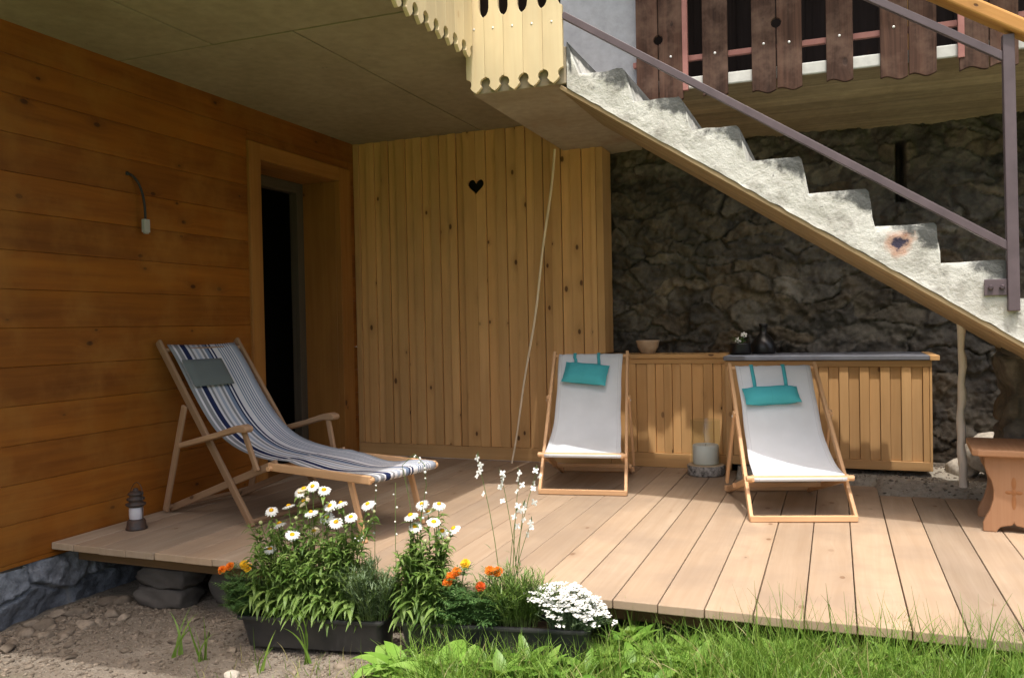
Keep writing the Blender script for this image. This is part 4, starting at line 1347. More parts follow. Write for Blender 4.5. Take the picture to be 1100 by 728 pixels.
# canvas: hanging back section and footrest section
pth = []
A_, B_ = Vector((-0.815, 0, 1.055)), Vector((0.15, 0, 0.385))
for i in range(27):
    u_ = i/26; q = A_.lerp(B_, u_); s_ = 0.165*math.sin(math.pi*u_**1.35)
    pth.append((q.x - 0.57*s_, q.z - 0.82*s_))
pth += [(0.185, 0.388), (0.23, 0.386)]
for i in range(1, 15):
    u_ = i/14; pth.append((0.23 + (0.915-0.23)*u_, 0.386 - 0.020*u_ - 0.020*math.sin(math.pi*u_) + 0.006*math.sin(u_*9)))
pth += [(0.934, 0.361), (0.936, 0.341), (0.925, 0.327)]
rows = []
for k, (p, q) in enumerate(pth):
    row = []
    for j in range(15):
        v_ = j/14
        fl = 0.006*math.sin(k*0.7+v_*5)*(1 if 26 < k < 44 else 0.3)
        inset = 0.040 if k < 27 else 0.045
        row.append((p, inset + (LW-2*inset)*v_, q + fl*0.7 + 0.010*(abs(v_*2-1)**2)*(1 if k < 30 else 0.2)))
    rows.append(row)
m_ = MB(); m_.grid(rows, su=2.2, sv=0.9999); m_.build('canvas', MAT['stripes'], lo, smooth=True, solid=0.003)
m_ = MB()
def hp(t_, v_):
    q = A_.lerp(B_, t_); s_ = 0.165*math.sin(math.pi*t_**1.35); return Vector((q.x-0.57*s_, 0.055+0.30*v_, q.z-0.82*s_))
nrm_ = Vector((0.57, 0, 0.82))
for sg in (1, -1):
    rows = []
    for i in range(9):
        a = i/8*2-1; row = []
        for j in range(13):
            b_ = j/12*2-1; th = 0.022*(max(0, 1-abs(a)**4)**0.5)*(max(0, 1-abs(b_)**6)**0.5)
            row.append(hp(0.215 + 0.085*a, (b_+1)/2) + nrm_*(0.024 + sg*th + 0.008))
        rows.append(row if sg > 0 else row[::-1])
    m_.grid(rows)
m_.build('headrest', MAT['greycloth'], lo, smooth=True)

# ================================================================== LANTERN, CANDLE, STOOL, STICKS
ln_ = thing('storm_lantern', 'small rusty black storm lantern with frosted glass at the corner of the deck', 'lantern', (-3.825, 3.745, 0.001))
m_ = MB(); m_.lathe([(0.0, 0.0), (0.060, 0.0), (0.060, 0.008), (0.055, 0.014), (0.052, 0.045), (0.046, 0.055), (0.040, 0.06), (0.0, 0.06)], seg=28); m_.build('base', MAT['rust_metal'], ln_, smooth=True)
m_ = MB(); m_.lathe([(0.034, 0.055), (0.039, 0.075), (0.039, 0.115), (0.034, 0.135)], seg=28); m_.build('glass', MAT['frost'], ln_, smooth=True)
m_ = MB(); m_.lathe([(0.0, 0.13), (0.042, 0.13), (0.056, 0.142), (0.056, 0.150), (0.040, 0.156), (0.038, 0.162), (0.050, 0.172), (0.050, 0.180), (0.036, 0.186), (0.034, 0.196), (0.044, 0.203), (0.040, 0.212), (0.022, 0.222), (0.014, 0.226), (0.014, 0.236), (0.0, 0.240)], seg=28); m_.build('cap', MAT['rust_metal'], ln_, smooth=True)
m_ = MB()
for s_ in (-1, 1): m_.tube([(s_*0.047, 0, 0.03), (s_*0.050, 0, 0.09), (s_*0.046, 0, 0.142)], 0.003, 6)
m_.build('side_wire', MAT['rust_metal'], ln_, smooth=True)
m_ = MB(); m_.tube([(0.052*math.cos(a), 0.0 + 0.012*math.sin(a), 0.165 + 0.105*math.sin(a)) for a in [math.pi*q/12 for q in range(13)]], 0.0022, 6); m_.build('handle', MAT['rust_metal'], ln_, smooth=True)

CX, CY = -0.915, 6.33
lg = thing('log_slice', 'round birch log slice on the deck carrying the candle glass', 'log slice', (CX, CY, 0.002))
m_ = MB()
m_.lathe([(0.108, 0.0), (0.116, 0.006), (0.113, 0.03), (0.117, 0.055), (0.112, 0.062)], seg=36, wob=0.02); m_.build('bark', MAT['bark'], lg, smooth=True)
m_ = MB(); m_.lathe([(0.112, 0.062), (0.10, 0.066), (0.0, 0.066)], seg=36, wob=0.02); m_.build('cut_face', MAT['cut_wood'], lg, smooth=True)
m_ = MB(); m_.lathe([(0.0, 0.0), (0.076, 0.0), (0.080, 0.004), (0.080, 0.112), (0.076, 0.118), (0.062, 0.119), (0.045, 0.112), (0.0, 0.110)], seg=36)
cd_ = m_.build('candle', MAT['wax'], smooth=True, loc=(CX, CY, 0.084)); tag(cd_, 'thick white candle inside the glass cylinder', 'candle')
m_ = MB(); m_.tube([(0, 0, 0.11), (0.002, 0, 0.122)], 0.0015, 6); m_.build('wick', MAT['cable'], cd_)
m_ = MB(); m_.lathe([(0.0870, 0.0), (0.0870, 0.270), (0.0905, 0.273), (0.0935, 0.270), (0.0905, 0.262), (0.0900, 0.0), (0.0870, 0.0)], seg=40)
gc_ = m_.build('glass_cylinder', MAT['glass'], smooth=True, loc=(CX, CY, 0.083))
tag(gc_, 'clear glass hurricane cylinder round the white candle', 'glass')
for o_ in (lg, cd_, gc_): o_.scale = (1.2, 1.2, 1.2)

sl_ = thing('stool', 'low reddish pine stool with waisted legs and a carved cross', 'stool', (0.862, 5.02, 0.0), R(-4))
def leg_panel(y0):
    hw = 0.142
    h = [(hw, 0.0), (hw, 0.045), (hw-0.006, 0.06), (hw-0.03, 0.11), (hw-0.047, 0.17), (hw-0.05, 0.22), (hw-0.04, 0.27), (hw-0.018, 0.315), (hw-0.008, 0.35), (hw-0.008, 0.405)]
    foot = [(0.0, 0.055), (0.008, 0.040), (0.03, 0.036), (0.06, 0.028), (0.075, 0.012), (0.078, 0.0)]
    half = foot + h
    pts_ = half + [(-p, q) for p, q in reversed(half)]
    pts_ = [p for i_, p in enumerate(pts_) if i_ == 0 or p != pts_[i_-1]][:-1]
    m_ = MB(); m_.prism([(p, y0, q) for p, q in pts_], (0, 0.035, 0), random.random(), ud=(0,0,1), vd=(1,0,0))
    return m_.build('leg_panel', MAT['stool'], sl_, bevel=0.005)
lp = leg_panel(0.0); leg_panel(0.36)
m_ = MB()
o_ = [(-0.165, -0.055), (0.165, -0.055), (0.195, -0.03), (0.195, 0.43), (0.165, 0.455), (-0.165, 0.455), (-0.195, 0.43), (-0.195, -0.03)]
m_.prism([(p, q, 0.406) for p, q in o_][::-1], (0, 0, 0.036), 0.6, ud=(0,1,0), vd=(1,0,0)); m_.build('seat', MAT['stool'], sl_, bevel=0.008, seg=3)
m_ = MB(); m_.box(-0.02, 0.02, 0.036, 0.359, 0.2, 0.28, 'y'); m_.build('stretcher', MAT['stool'], sl_, bevel=0.004)
m_ = MB()
for (cx_, cz_, rx_, rz_) in ((0, 0.262, 0.011, 0.034), (0, 0.165, 0.011, 0.040), (-0.024, 0.215, 0.016, 0.010), (0.024, 0.215, 0.016, 0.010), (0, 0.215, 0.012, 0.02)):
    m_.grid([[(cx_ + r_*rx_*math.cos(a), -0.0012-0.003*(1-r_), cz_ + r_*rz_*math.sin(a)) for a in [math.pi*q/8 for q in range(16)]] for r_ in (1.0, 0.6, 0.05)], closed=True)
m_.build('carved_cross', MAT['carved'], lp)

m_ = MB()
pts = []
for i in range(24):
    t_ = i/23
    pts.append((-2.095 - 0.30*t_ - 0.10*t_*t_ + 0.006*math.sin(t_*15), 6.46 - 0.08*t_, 2.555 - 2.545*t_))
m_.tube(pts, [0.0105*(1-0.35*abs(i/23-0.15)) for i in range(24)], 8, 0.85)
tag(m_.build('thin_stick', MAT['stick'], smooth=True), 'long thin pale peeled stick leaning against the plank wall', 'stick')
m_ = MB(); pts = []
for i in range(20):
    t_ = i/19; pts.append((0.706 + 0.030*t_ + 0.007*math.sin(t_*7) + 0.004*math.sin(t_*31), 5.72 + 0.17*t_, 1.108 - 1.03*t_))
m_.tube(pts, [0.020 + 0.006*t_ + 0.003*math.sin(i*1.7) for i, t_ in enumerate(np.linspace(0, 1, 20))], 10, 0.8)
tag(m_.build('branch_prop', MAT['pole'], smooth=True), 'pale crooked branch propped under the stair beside the slate topped counter', 'branch')


# ================================================================== ROCKS
def rock(name, x_, y_, s, seed, mat, flat=0.6, sink=0.3, zadd=0.0):
    rs_ = np.random.RandomState(seed)
    bm = bmesh.new(); bmesh.ops.create_icosphere(bm, subdivisions=3, radius=1)
    off = rs_.rand(3)*50
    dirs = [Vector(rs_.normal(size=3)).normalized() for _ in range(9)]; cut = [rs_.uniform(0.55, 0.9) for _ in range(9)]
    sc_v = Vector((rs_.uniform(0.8, 1.35), rs_.uniform(0.7, 1.1), flat*rs_.uniform(0.8, 1.2)))
    for v in bm.verts:
        p = v.co.copy()
        for d, c in zip(dirs, cut):
            q = p.dot(d)
            if q > c: p -= d*(q-c)*0.9
        p *= 1 + 0.10*(fbm(np.array([p.x*2.5+off[0]]), np.array([p.y*2.5+p.z*2+off[1]]), 8)[0]-0.47)*2
        v.co = Vector((p.x*sc_v.x, p.y*sc_v.y, p.z*sc_v.z))*s
    me = bpy.data.meshes.new(name); bm.to_mesh(me); bm.free()
    at = me.attributes.new('rnd', 'FLOAT', 'FACE'); at.data.foreach_set('value', [rs_.rand()]*len(me.polygons))
    me.materials.append(mat); me.polygons.foreach_set('use_smooth', [True]*len(me.polygons))
    o = bpy.data.objects.new(name, me); COL.objects.link(o)
    o.location = (x_, y_, gzf(x_, y_) + s*flat*(1-sink*2)*0.6 + zadd); o.rotation_euler = (0, 0, rs_.uniform(0, 6.28))
    md = o.modifiers.new('es', 'EDGE_SPLIT'); md.split_angle = R(50)
    return o


rr = random.Random(12)
for i in range(64):
    if i < 34: x_, y_ = -3.99 + abs(rr.gauss(0, 0.20)), rr.uniform(2.75, 3.55)
    else: x_, y_ = rr.uniform(-3.95, -2.55), rr.uniform(2.7, 3.5)
    o = rock('stone', x_, y_, rr.uniform(0.022, 0.058) if i < 34 else rr.uniform(0.014, 0.036), 100+i, MAT['pebble'])
    tag(o, 'grey-brown stone lying on the bare earth left of the planters', 'stone', 'stones on the bare earth')
o = rock('stone', -2.42, 2.86, 0.036, 300, MAT['pale_rock'], 0.6); tag(o, 'pale sunlit stone at the bottom edge in front of the left planter', 'stone')
o = rock('stone', -1.97, 3.02, 0.042, 301, MAT['pebble'], 0.55); tag(o, 'rounded grey stone in front of the right end of the left planter', 'stone')
o = rock('boulder', 1.02, 6.25, 0.21, 302, MAT['pale_rock'], 0.8, 0.2, 0.06); tag(o, 'pale sunlit boulder behind the stool', 'boulder')
o = rock('boulder', 0.80, 6.42, 0.13, 303, MAT['pale_rock'], 0.6, 0.3); tag(o, 'smaller pale rock at the foot of the branch prop', 'boulder')
# gravel
m_ = MB()
ico = bmesh.new(); bmesh.ops.create_icosphere(ico, subdivisions=1, radius=1)
iv = [v.co.copy() for v in ico.verts]; iff = [[v.index for v in f.verts] for f in ico.faces]; ico.free()
for i in range(4200):
    x_ = rr.uniform(-4.0, -1.5); y_ = rr.uniform(2.5, 3.6)
    if i % 3 == 0: x_ = -4.0 + abs(rr.gauss(0, 0.3))
    if i % 11 == 0: x_ = rr.uniform(0.1, 1.4); y_ = rr.uniform(5.95, 6.8)
    s = rr.uniform(0.003, 0.011)*(1.3 if rr.random() < 0.15 else 1)
    zz = gzf(x_, y_) + s*0.25; b0 = len(m_.v)
    ax, ay, az = rr.uniform(0.7, 1.4), rr.uniform(0.7, 1.4), rr.uniform(0.45, 0.9)
    a = rr.uniform(0, 6.28); ca, sa = math.cos(a), math.sin(a)
    for p in iv:
        k = rr.uniform(0.75, 1.15); px, py, pz = p.x*ax*s*k, p.y*ay*s*k, p.z*az*s*k
        m_.v.append((x_ + px*ca-py*sa, y_ + px*sa+py*ca, zz + pz))
    rn = rr.random()
    for f in iff:
        m_.f.append(tuple(b0+q for q in f)); m_.uv.append([(0, 0)]*3); m_.r.append(rn); m_.m.append(0)
g_ = m_.build('gravel', MAT['pebble'])
tag(g_, 'small gravel strewn over the bare earth', 'gravel', kind='stuff')

# ================================================================== PLANTERS
def planter(label, x0, x1, yc, zl, tilt, rz):
    """trough with rim; origin at the middle of the rim"""
    L_ = (x1-x0); o = thing('planter', label, 'planter', ((x0+x1)/2, yc, zl), rz)
    o.rotation_euler = (0, -tilt, rz)
    H, W_ = 0.145, 0.185
    def ring(l, w_, z, r=0.025):
        P_ = []
        for cx_, cy_, a0 in ((l/2-r, w_/2-r, 0), (-l/2+r, w_/2-r, 90), (-l/2+r, -w_/2+r, 180), (l/2-r, -w_/2+r, 270)):
            for q in range(5): P_.append((cx_ + r*math.cos(R(a0+q*22.5)), cy_ + r*math.sin(R(a0+q*22.5)), z))
        return P_
    m_ = MB()
    rows = [ring(L_-0.07, W_-0.06, -H), ring(L_-0.035, W_-0.03, -0.03), ring(L_-0.03, W_-0.026, -0.022), ring(L_-0.032, W_-0.03, -0.012)]
    m_.grid([r_ for r_ in rows], closed=True); m_.face(ring(L_-0.07, W_-0.06, -H)[::-1], [(0, 0)]*20)
    m_.build('trough', MAT['black_plastic'], o, smooth=True).modifiers.new('es', 'EDGE_SPLIT').split_angle = R(50)
    m_ = MB(); m_.grid([ring(L_-0.03, W_-0.026, -0.018), ring(L_, W_, -0.016), ring(L_+0.004, W_+0.004, -0.008), ring(L_, W_, 0.0), ring(L_-0.03, W_-0.03, 0.0), ring(L_-0.034, W_-0.034, -0.02)], closed=True)
    m_.build('rim', MAT['black_plastic'], o, smooth=True).modifiers.new('es', 'EDGE_SPLIT').split_angle = R(50)
    m_ = MB(); n = 20; rows = []
    for i in range(n+1):
        rows.append([(-(L_-0.04)/2 + (L_-0.04)*i/n, -(W_-0.04)/2 + (W_-0.04)*j/6, -0.020 + 0.012*(random.random()-0.5)) for j in range(7)])
    m_.grid(rows); m_.build('soil', MAT['soil'], o, smooth=True)
    return o


planter('black plastic flower trough, the left one, with the tall daisy clump', -2.60, -1.835, 3.205, -0.142, R(3.6), R(1.0))
planter('black plastic flower trough, the right one, with marigolds and white candytuft', -1.775, -0.925, 3.215, -0.082, R(3.4), R(1.0))


def soil_z(x): return -0.155 + 0.063*(x+2.217)


# ------------------------------------------------------------------ daisies
DAISY_A = [(-2.42, 3.158, 0.321), (-2.361, 3.207, 0.336), (-2.22, 3.179, 0.32), (-2.162, 3.217, 0.295), (-2.146, 3.22, 0.346), (-2.03, 3.13, 0.384), (-1.975, 3.122, 0.328), (-2.022, 3.254, 0.202), (-2.311, 3.161, 0.217), (-2.432, 3.157, 0.144), (-2.277, 3.279, 0.208), (-2.099, 3.195, 0.282), (-2.331, 3.254, 0.393), (-2.219, 3.196, 0.435), (-2.177, 3.222, 0.416), (-1.903, 3.144, 0.384), (-2.426, 3.222, 0.246), (-2.315, 3.259, 0.349), (-2.27, 3.2, 0.42)]
BUD_A = [(-2.517, 3.204, 0.248), (-2.487, 3.239, 0.207), (-2.415, 3.227, 0.224), (-1.863, 3.13, 0.357), (-2.534, 3.241, 0.133), (-2.27, 3.215, 0.138), (-2.162, 3.168, 0.188), (-2.002, 3.125, 0.264), (-1.969, 3.258, 0.277), (-2.313, 3.196, 0.285), (-2.403, 3.235, 0.122), (-2.076, 3.261, 0.15)]
DAISY_B = [(-1.687, 3.234, 0.378), (-1.62, 3.267, 0.375), (-1.716, 3.183, 0.339), (-1.664, 3.248, 0.34), (-1.699, 3.191, 0.29), (-1.609, 3.27, 0.257), (-1.55, 3.261, 0.276), (-1.581, 3.136, 0.33)]
BUD_B = [(-1.60, 3.2, 0.30), (-1.64, 3.17, 0.235), (-1.57, 3.2, 0.22), (-1.72, 3.2, 0.25), (-1.66, 3.16, 0.20), (-1.545, 3.2, 0.245)]


def daisy_plant(label, heads, buds, xb0, xb1, nleaf, shoots, hmax, rad=0.032):
    xm = (xb0+xb1)/2; o = thing('daisy_plant', label, 'flowering plant', (xm, 3.2, soil_z(xm)))
    oz = soil_z(xm)
    def loc(p): return Vector((p[0]-xm, p[1]-3.2, p[2]-oz))
    stems = MB(); lv = MB()
    paths = []
    for i, h in enumerate(heads + buds):
        hx = min(max(h[0], xb0), xb1)
        base = Vector((hx*0.8 + xm*0.2 + random.uniform(-0.05, 0.05), 3.2 + random.uniform(-0.05, 0.05), oz))
        P_ = stemline(loc(base), loc(h) - Vector((0, 0, 0.006))); paths.append(P_)
        stems.tube(P_, [0.0032 - 0.0012*q/6 for q in range(7)], 5)
    for i in range(shoots):        # leafy shoots without flowers
        base = Vector((random.uniform(xb0, xb1), 3.2 + random.uniform(-0.07, 0.07), oz))
        topp = base + Vector((random.uniform(-0.08, 0.08), random.uniform(-0.10, 0.06), random.uniform(0.10, hmax)))
        P_ = stemline(loc(base), loc(topp)); paths.append(P_); stems.tube(P_, [0.003 - 0.001*q/6 for q in range(7)], 5)
    for P_ in paths:
        for k in range(nleaf):
            t_ = random.random()**0.75*0.97; f_ = t_*6; q = int(f_); p = P_[q].lerp(P_[min(q+1, 6)], f_-q)
            a = random.uniform(0, 6.28); up_ = random.uniform(-0.1, 1.2)
            leaf(lv, p, (math.cos(a), math.sin(a), up_), random.uniform(0.05, 0.10)*(1.2-0.6*t_), random.uniform(0.012, 0.021), random.uniform(0.5, 1.9), 0.3, nseg=4)
    for k in range(int(70*(xb1-xb0)/0.5)):        # lower leaves lolling over the rim
        a = random.uniform(-2.4, -0.7)
        leaf(lv, (random.uniform(xb0, xb1)-xm, random.uniform(-0.09, -0.02), random.uniform(0.03, 0.13)), (math.cos(a), math.sin(a), random.uniform(0.0, 0.7)), random.uniform(0.07, 0.12), random.uniform(0.018, 0.028), random.uniform(1.2, 2.4), 0.25, random.uniform(0.3, 1.0), nseg=5)
    for h in buds:
        bd = MB(); ball(bd, loc(h), random.uniform(0.006, 0.010)); bd.build('bud', MAT['bud'], o, smooth=True)
    stems.build('stems', MAT['stem'], o, smooth=True); lv.build('leaves', MAT['leaf_daisy'], o, smooth=True)
    for h in heads:
        n = Vector((random.uniform(-0.45, 0.45), random.uniform(-0.8, 0.0), random.uniform(0.7, 1.1))).normalized(); c = loc(h)
        pm = MB(); petals(pm, c, n, 0.006, rad*random.uniform(0.85, 1.12), 0.0105, 15, random.uniform(0.0, 0.45))
        petals(pm, c - n*0.003, n, 0.006, rad*0.92, 0.0105, 13, random.uniform(0.1, 0.5))
        fo = pm.build('flower', MAT['white_petal'] if random.random() < 0.88 else MAT['faded_petal'], o, smooth=True)
        em = MB(); dome(em, c + n*0.001, n, random.uniform(0.0095, 0.0125), random.uniform(0.006, 0.010)); em.build('flower_eye', MAT['daisy_eye'], fo, smooth=True)
    return o


daisy_plant('tall white daisy clump crowded with flowers in the left trough', DAISY_A, BUD_A, -2.52, -1.97, 34, 92, 0.42)

daisy_plant('narrower white daisy clump at the left end of the right trough', DAISY_B, BUD_B, -1.75, -1.55, 34, 52, 0.38)



def marigold(label, x, y, heads, zb=None, spread=0.10, nst=16):
    zb = soil_z(x) if zb is None else zb
    o = thing('marigold', label, 'flowering plant', (x, y, zb))
    lv = MB(); sm = MB(); paths = []
    for h, m in heads: paths.append(stemline((0, 0, 0), Vector(h) - Vector((x, y, zb))))
    for i in range(nst):
        a = random.uniform(0, 6.28); paths.append(stemline((random.uniform(-0.03, 0.03), random.uniform(-0.03, 0.03), 0), (math.cos(a)*spread*random.uniform(0.3, 1), math.sin(a)*spread*random.uniform(0.3, 0.8)-0.02, random.uniform(0.05, 0.17))))
    for P_ in paths:
        sm.tube(P_, 0.0022, 5)
        for k in range(18):
            f_ = random.uniform(0.8, 5.9); q = int(f_); p = P_[q].lerp(P_[min(q+1, 6)], f_-q); a = random.uniform(0, 6.28)
            d = Vector((math.cos(a), math.sin(a), random.uniform(-0.2, 0.8))).normalized(); sd_ = d.cross(Vector((0, 0, 1))).normalized(); L_ = random.uniform(0.03, 0.055)
            for j in range(4):       # pinnate leaflets
                b_ = p + d*L_*j/4
                for s_ in (-1, 1): leaf(lv, b_, d*0.6 + sd_*s_*0.8, 0.026, 0.009, 0.6, 0.2, nseg=2)
            leaf(lv, p + d*L_, d, 0.022, 0.006, 0.6, 0.2, nseg=2)
    sm.build('stems', MAT['stem'], o, smooth=True); lv.build('leaves', MAT['leaf_dark'], o, smooth=True)
    for h, m in heads:
        n = Vector((random.uniform(-0.2, 0.3), -0.7, 0.7)).normalized(); pm = MB(); c = Vector(h)-Vector((x, y, zb))
        for L_, (cnt, r_) in enumerate(((11, 0.023), (10, 0.019), (8, 0.014), (6, 0.009))):
            petals(pm, c + n*0.004*L_, n, 0.002, r_, 0.0125, cnt, -0.25*L_)
        pm.build('flower', MAT[m], o, smooth=True)
    return o


marigold('orange and yellow marigold spilling over the left end of the left trough', -2.60, 3.2,
         [((-2.70, 3.15, 0.025), 'orange_petal'), ((-2.668, 3.165, 0.04), 'orange_petal'), ((-2.608, 3.19, 0.048), 'yellow_petal'), ((-2.592, 3.2, 0.03), 'yellow_petal')], spread=0.16, nst=40)
marigold('orange marigold beside the narrower daisy clump in the right trough', -1.49, 3.17,
         [((-1.519, 3.157, 0.098), 'orange_petal'), ((-1.495, 3.165, 0.118), 'orange_petal'), ((-1.468, 3.198, 0.146), 'yellow_petal'), ((-1.53, 3.15, 0.075), 'orange_petal')], spread=0.13, nst=34)
marigold('reddish orange marigold in the middle of the right trough', -1.36, 3.19,
         [((-1.337, 3.152, 0.14), 'orange_petal'), ((-1.376, 3.14, 0.075), 'red_petal'), ((-1.31, 3.17, 0.135), 'orange_petal')], spread=0.13, nst=34)


def fine_plant(name, label, cat, x, y, hgt, spread, n, mat, wd=0.0035, leaves=26, ll=(0.018, 0.035)):
    zb = soil_z(x); o = thing(name, label, cat, (x, y, zb)); lv = MB(); sm = MB()
    for i in range(n):
        a = random.uniform(0, 6.28); rr_ = random.random()**0.6
        P_ = stemline((math.cos(a)*spread*0.45*rr_, math.sin(a)*0.05*rr_, 0), (math.cos(a)*spread*rr_, math.sin(a)*0.11*rr_-0.02, hgt*random.uniform(0.55, 1.05)*(1-0.3*rr_)))
        sm.tube(P_, 0.0015, 4)
        for k in range(leaves):
            f_ = random.uniform(0.8, 5.99); q = int(f_); p = P_[q].lerp(P_[min(q+1, 6)], f_-q); b_ = random.uniform(0, 6.28)
            leaf(lv, p, (math.cos(b_), math.sin(b_), random.uniform(0.3, 1.6)), random.uniform(*ll), wd, 0.4, 0.1, nseg=2)
    sm.build('stems', MAT['stem'], o, smooth=True); lv.build('leaves', mat, o, smooth=True)
    return o


fine_plant('lavender_plant', 'grey-green feathery lavender bush at the right end of the left trough', 'plant', -1.905, 3.17, 0.30, 0.17, 130, MAT['leaf_grey'], 0.006, 40, (0.022, 0.05))
fine_plant('carnation_plant', 'tuft of thin grass-like leaves in the middle of the right trough', 'plant', -1.24, 3.2, 0.26, 0.19, 130, MAT['leaf_daisy'], 0.0052, 28, (0.035, 0.07))

# candytuft
ct = thing('candytuft', 'low mound of dense white blossom at the right end of the right trough', 'flowering plant', (-1.01, 3.2, soil_z(-1.01)))
lv = MB(); fl = MB(); oz = soil_z(-1.01)
for i in range(230):
    a = random.uniform(0, 6.28); r_ = random.random()**0.5
    px, py = 0.175*r_*math.cos(a)*random.uniform(0.9, 1.12), 0.12*r_*math.sin(a)
    pz = 0.165 - 0.09*r_**2.5 - 0.19*px + random.uniform(-0.035, 0.022)
    P_ = stemline((px*0.5, py*0.5, 0), (px, py, pz))
    lv.tube(P_, 0.0013, 4)
    for k in range(9):
        f_ = random.uniform(1, 5.7); q = int(f_); p = P_[q].lerp(P_[min(q+1, 6)], f_-q); b_ = random.uniform(0, 6.28)
        leaf(lv, p, (math.cos(b_), math.sin(b_), 0.7), random.uniform(0.018, 0.03), 0.0055, 0.5, 0.2, nseg=2)
    if (pz > 0.075 or random.random() < 0.35) and random.random() < 0.85:
        for q in range(11):
            c = Vector((px, py, pz)) + Vector((random.gauss(0, 0.0095), random.gauss(0, 0.0095), random.gauss(0, 0.003)))
            petals(fl, c, (random.uniform(-0.4, 0.4), random.uniform(-0.7, 0.1), 1), 0.0005, 0.0052, 0.0048, 4, 0.1)
lv.build('leaves', MAT['leaf_grey'], ct, smooth=True); fl.build('blossom', MAT['white_petal'], ct, smooth=True)

# gaura wands
GA = [(-1.4, 3.185, 0.604), (-1.306, 3.209, 0.545), (-1.22, 3.208, 0.542), (-1.154, 3.24, 0.547), (-1.206, 3.218, 0.41), (-1.249, 3.243, 0.375), (-1.181, 3.236, 0.334)]
ga = thing('gaura_plant', 'airy white gaura with tall bare wands above the right trough', 'flowering plant', (-1.27, 3.22, soil_z(-1.27)))
oz = soil_z(-1.27); sm = MB(); fl = MB(); lv = MB()
for h in GA:
    b_ = Vector((random.uniform(-0.05, 0.06) + (h[0]+1.27)*0.35, random.uniform(-0.03, 0.03), 0)); e_ = Vector(h) - Vector((-1.27, 3.22, oz)); P_ = stemline(b_, e_, n=6)
    sm.tube(P_, [0.0022-0.0011*q/6 for q in range(7)], 5)
    nfl = 5 if h[2] > 0.5 else 3
    for k in range(nfl):
        t_ = 1 - 0.035*k - (0.06 if k == nfl-1 else 0) - random.uniform(0, 0.02); c = b_.lerp(e_, t_) + Vector((random.uniform(-0.014, 0.014), random.uniform(-0.014, 0.008), 0))
        petals(fl, c, (random.uniform(-0.8, 0.8), -0.8, random.uniform(0, 0.8)), 0.001, random.uniform(0.012, 0.017), 0.010, 4, 0.0)
    for k in range(3): leaf(lv, b_.lerp(e_, 0.97+0.012*k), (random.uniform(-0.4, 0.4), random.uniform(-0.3, 0.3), 1), 0.03, 0.006, 0.1, nseg=3)
    for k in range(4): leaf(lv, b_.lerp(e_, random.uniform(0.1, 0.5)), (random.uniform(-1, 1), random.uniform(-1, 1), 0.8), 0.04, 0.007, 0.5, nseg=3)
sm.build('wands', MAT['stem'], ga, smooth=True); fl.build('blossom', MAT['white_petal'], ga, smooth=True); lv.build('leaves', MAT['leaf_grey'], ga, smooth=True)
# two thin wands of small bells between the daisy clumps
bs_ = thing('bellflower', 'thin wands of small white bell buds between the two daisy clumps', 'flowering plant', (-1.80, 3.2, soil_z(-1.80)))
oz = soil_z(-1.80); sm = MB(); fl = MB()
for pts_ in ([(-1.88, 3.19, oz), (-1.895, 3.18, 0.13), (-1.892, 3.185, 0.33), (-1.885, 3.19, 0.46)], [(-1.70, 3.2, oz), (-1.70, 3.2, 0.2), (-1.735, 3.205, 0.42), (-1.76, 3.2, 0.55), (-1.70, 3.2, 0.60), (-1.655, 3.2, 0.56), (-1.645, 3.2, 0.47), (-1.672, 3.2, 0.33)],
             [(-1.80, 3.2, oz), (-1.802, 3.2, 0.2), (-1.80, 3.21, 0.47)]):
    Q = [Vector(p) - Vector((-1.80, 3.2, oz)) for p in pts_]
    S = []
    for i in range(len(Q)-1):
        for j in range(5): S.append(Q[i].lerp(Q[i+1], j/5))
    S.append(Q[-1]); sm.tube(S, 0.0015, 5)
    for p in S[len(S)*5//9:]:
        if random.random() < 0.75: ball(fl, p + Vector((random.uniform(-0.012, 0.012), -0.006, random.uniform(-0.008, 0.004))), random.uniform(0.0035, 0.0065))
sm.build('wands', MAT['stem'], bs_, smooth=True); fl.build('blossom', MAT['white_petal'], bs_, smooth=True)

# ================================================================== GRASS AND WEEDS
m_ = MB(); dm = MB()
rg = random.Random(5); random.seed(21)
cx_n, cy_n = np.meshgrid(np.arange(-3, 3, 0.02), np.arange(2, 4, 0.02), indexing='ij')
CL = fbm(cx_n*3.0+20, cy_n*3.0, 31); CV = fbm(cx_n*2.4+25, cy_n*2.4, 51); GQ = gz(cx_n, cy_n)
def at(T, x, y): return float(T[min(max(int((x+3)/0.02), 0), T.shape[0]-1), min(max(int((y-2)/0.02), 0), T.shape[1]-1)])
def allowed(x_, y_):
    if x_ < -0.90 and y_ > 3.075: return False
    if y_ > 3.36 and x_ < 3: return y_ < 3.5 and x_ > -0.85
    return True
cnt = 0
while cnt < 18500:
    x_ = rg.uniform(-2.0, 1.7); y_ = rg.uniform(2.3, 3.5)
    edge_ = -1.62 + rg.gauss(0, 0.10) + 0.35*(3.0-y_)
    if x_ < edge_ or not allowed(x_, y_): continue
    clump = at(CL, x_, y_)
    if rg.random() > (clump-0.20)*2.4: continue
    hh = rg.uniform(0.05, 0.24)*(0.5+clump)*(1.0 if x_ > -0.85 else 0.8)
    if y_ > 3.2 and x_ > -0.85: hh *= 1.15
    lean = Vector((rg.uniform(-0.6, 0.6), rg.uniform(-0.6, 0.5), 1))
    tgt = dm if rg.random() < 0.09 else m_
    blade(tgt, (x_, y_, at(GQ, x_, y_)-0.005), lean, hh, rg.uniform(0.0028, 0.0068), rg.uniform(0.2, 1.6), nseg=4)
    cnt += 1
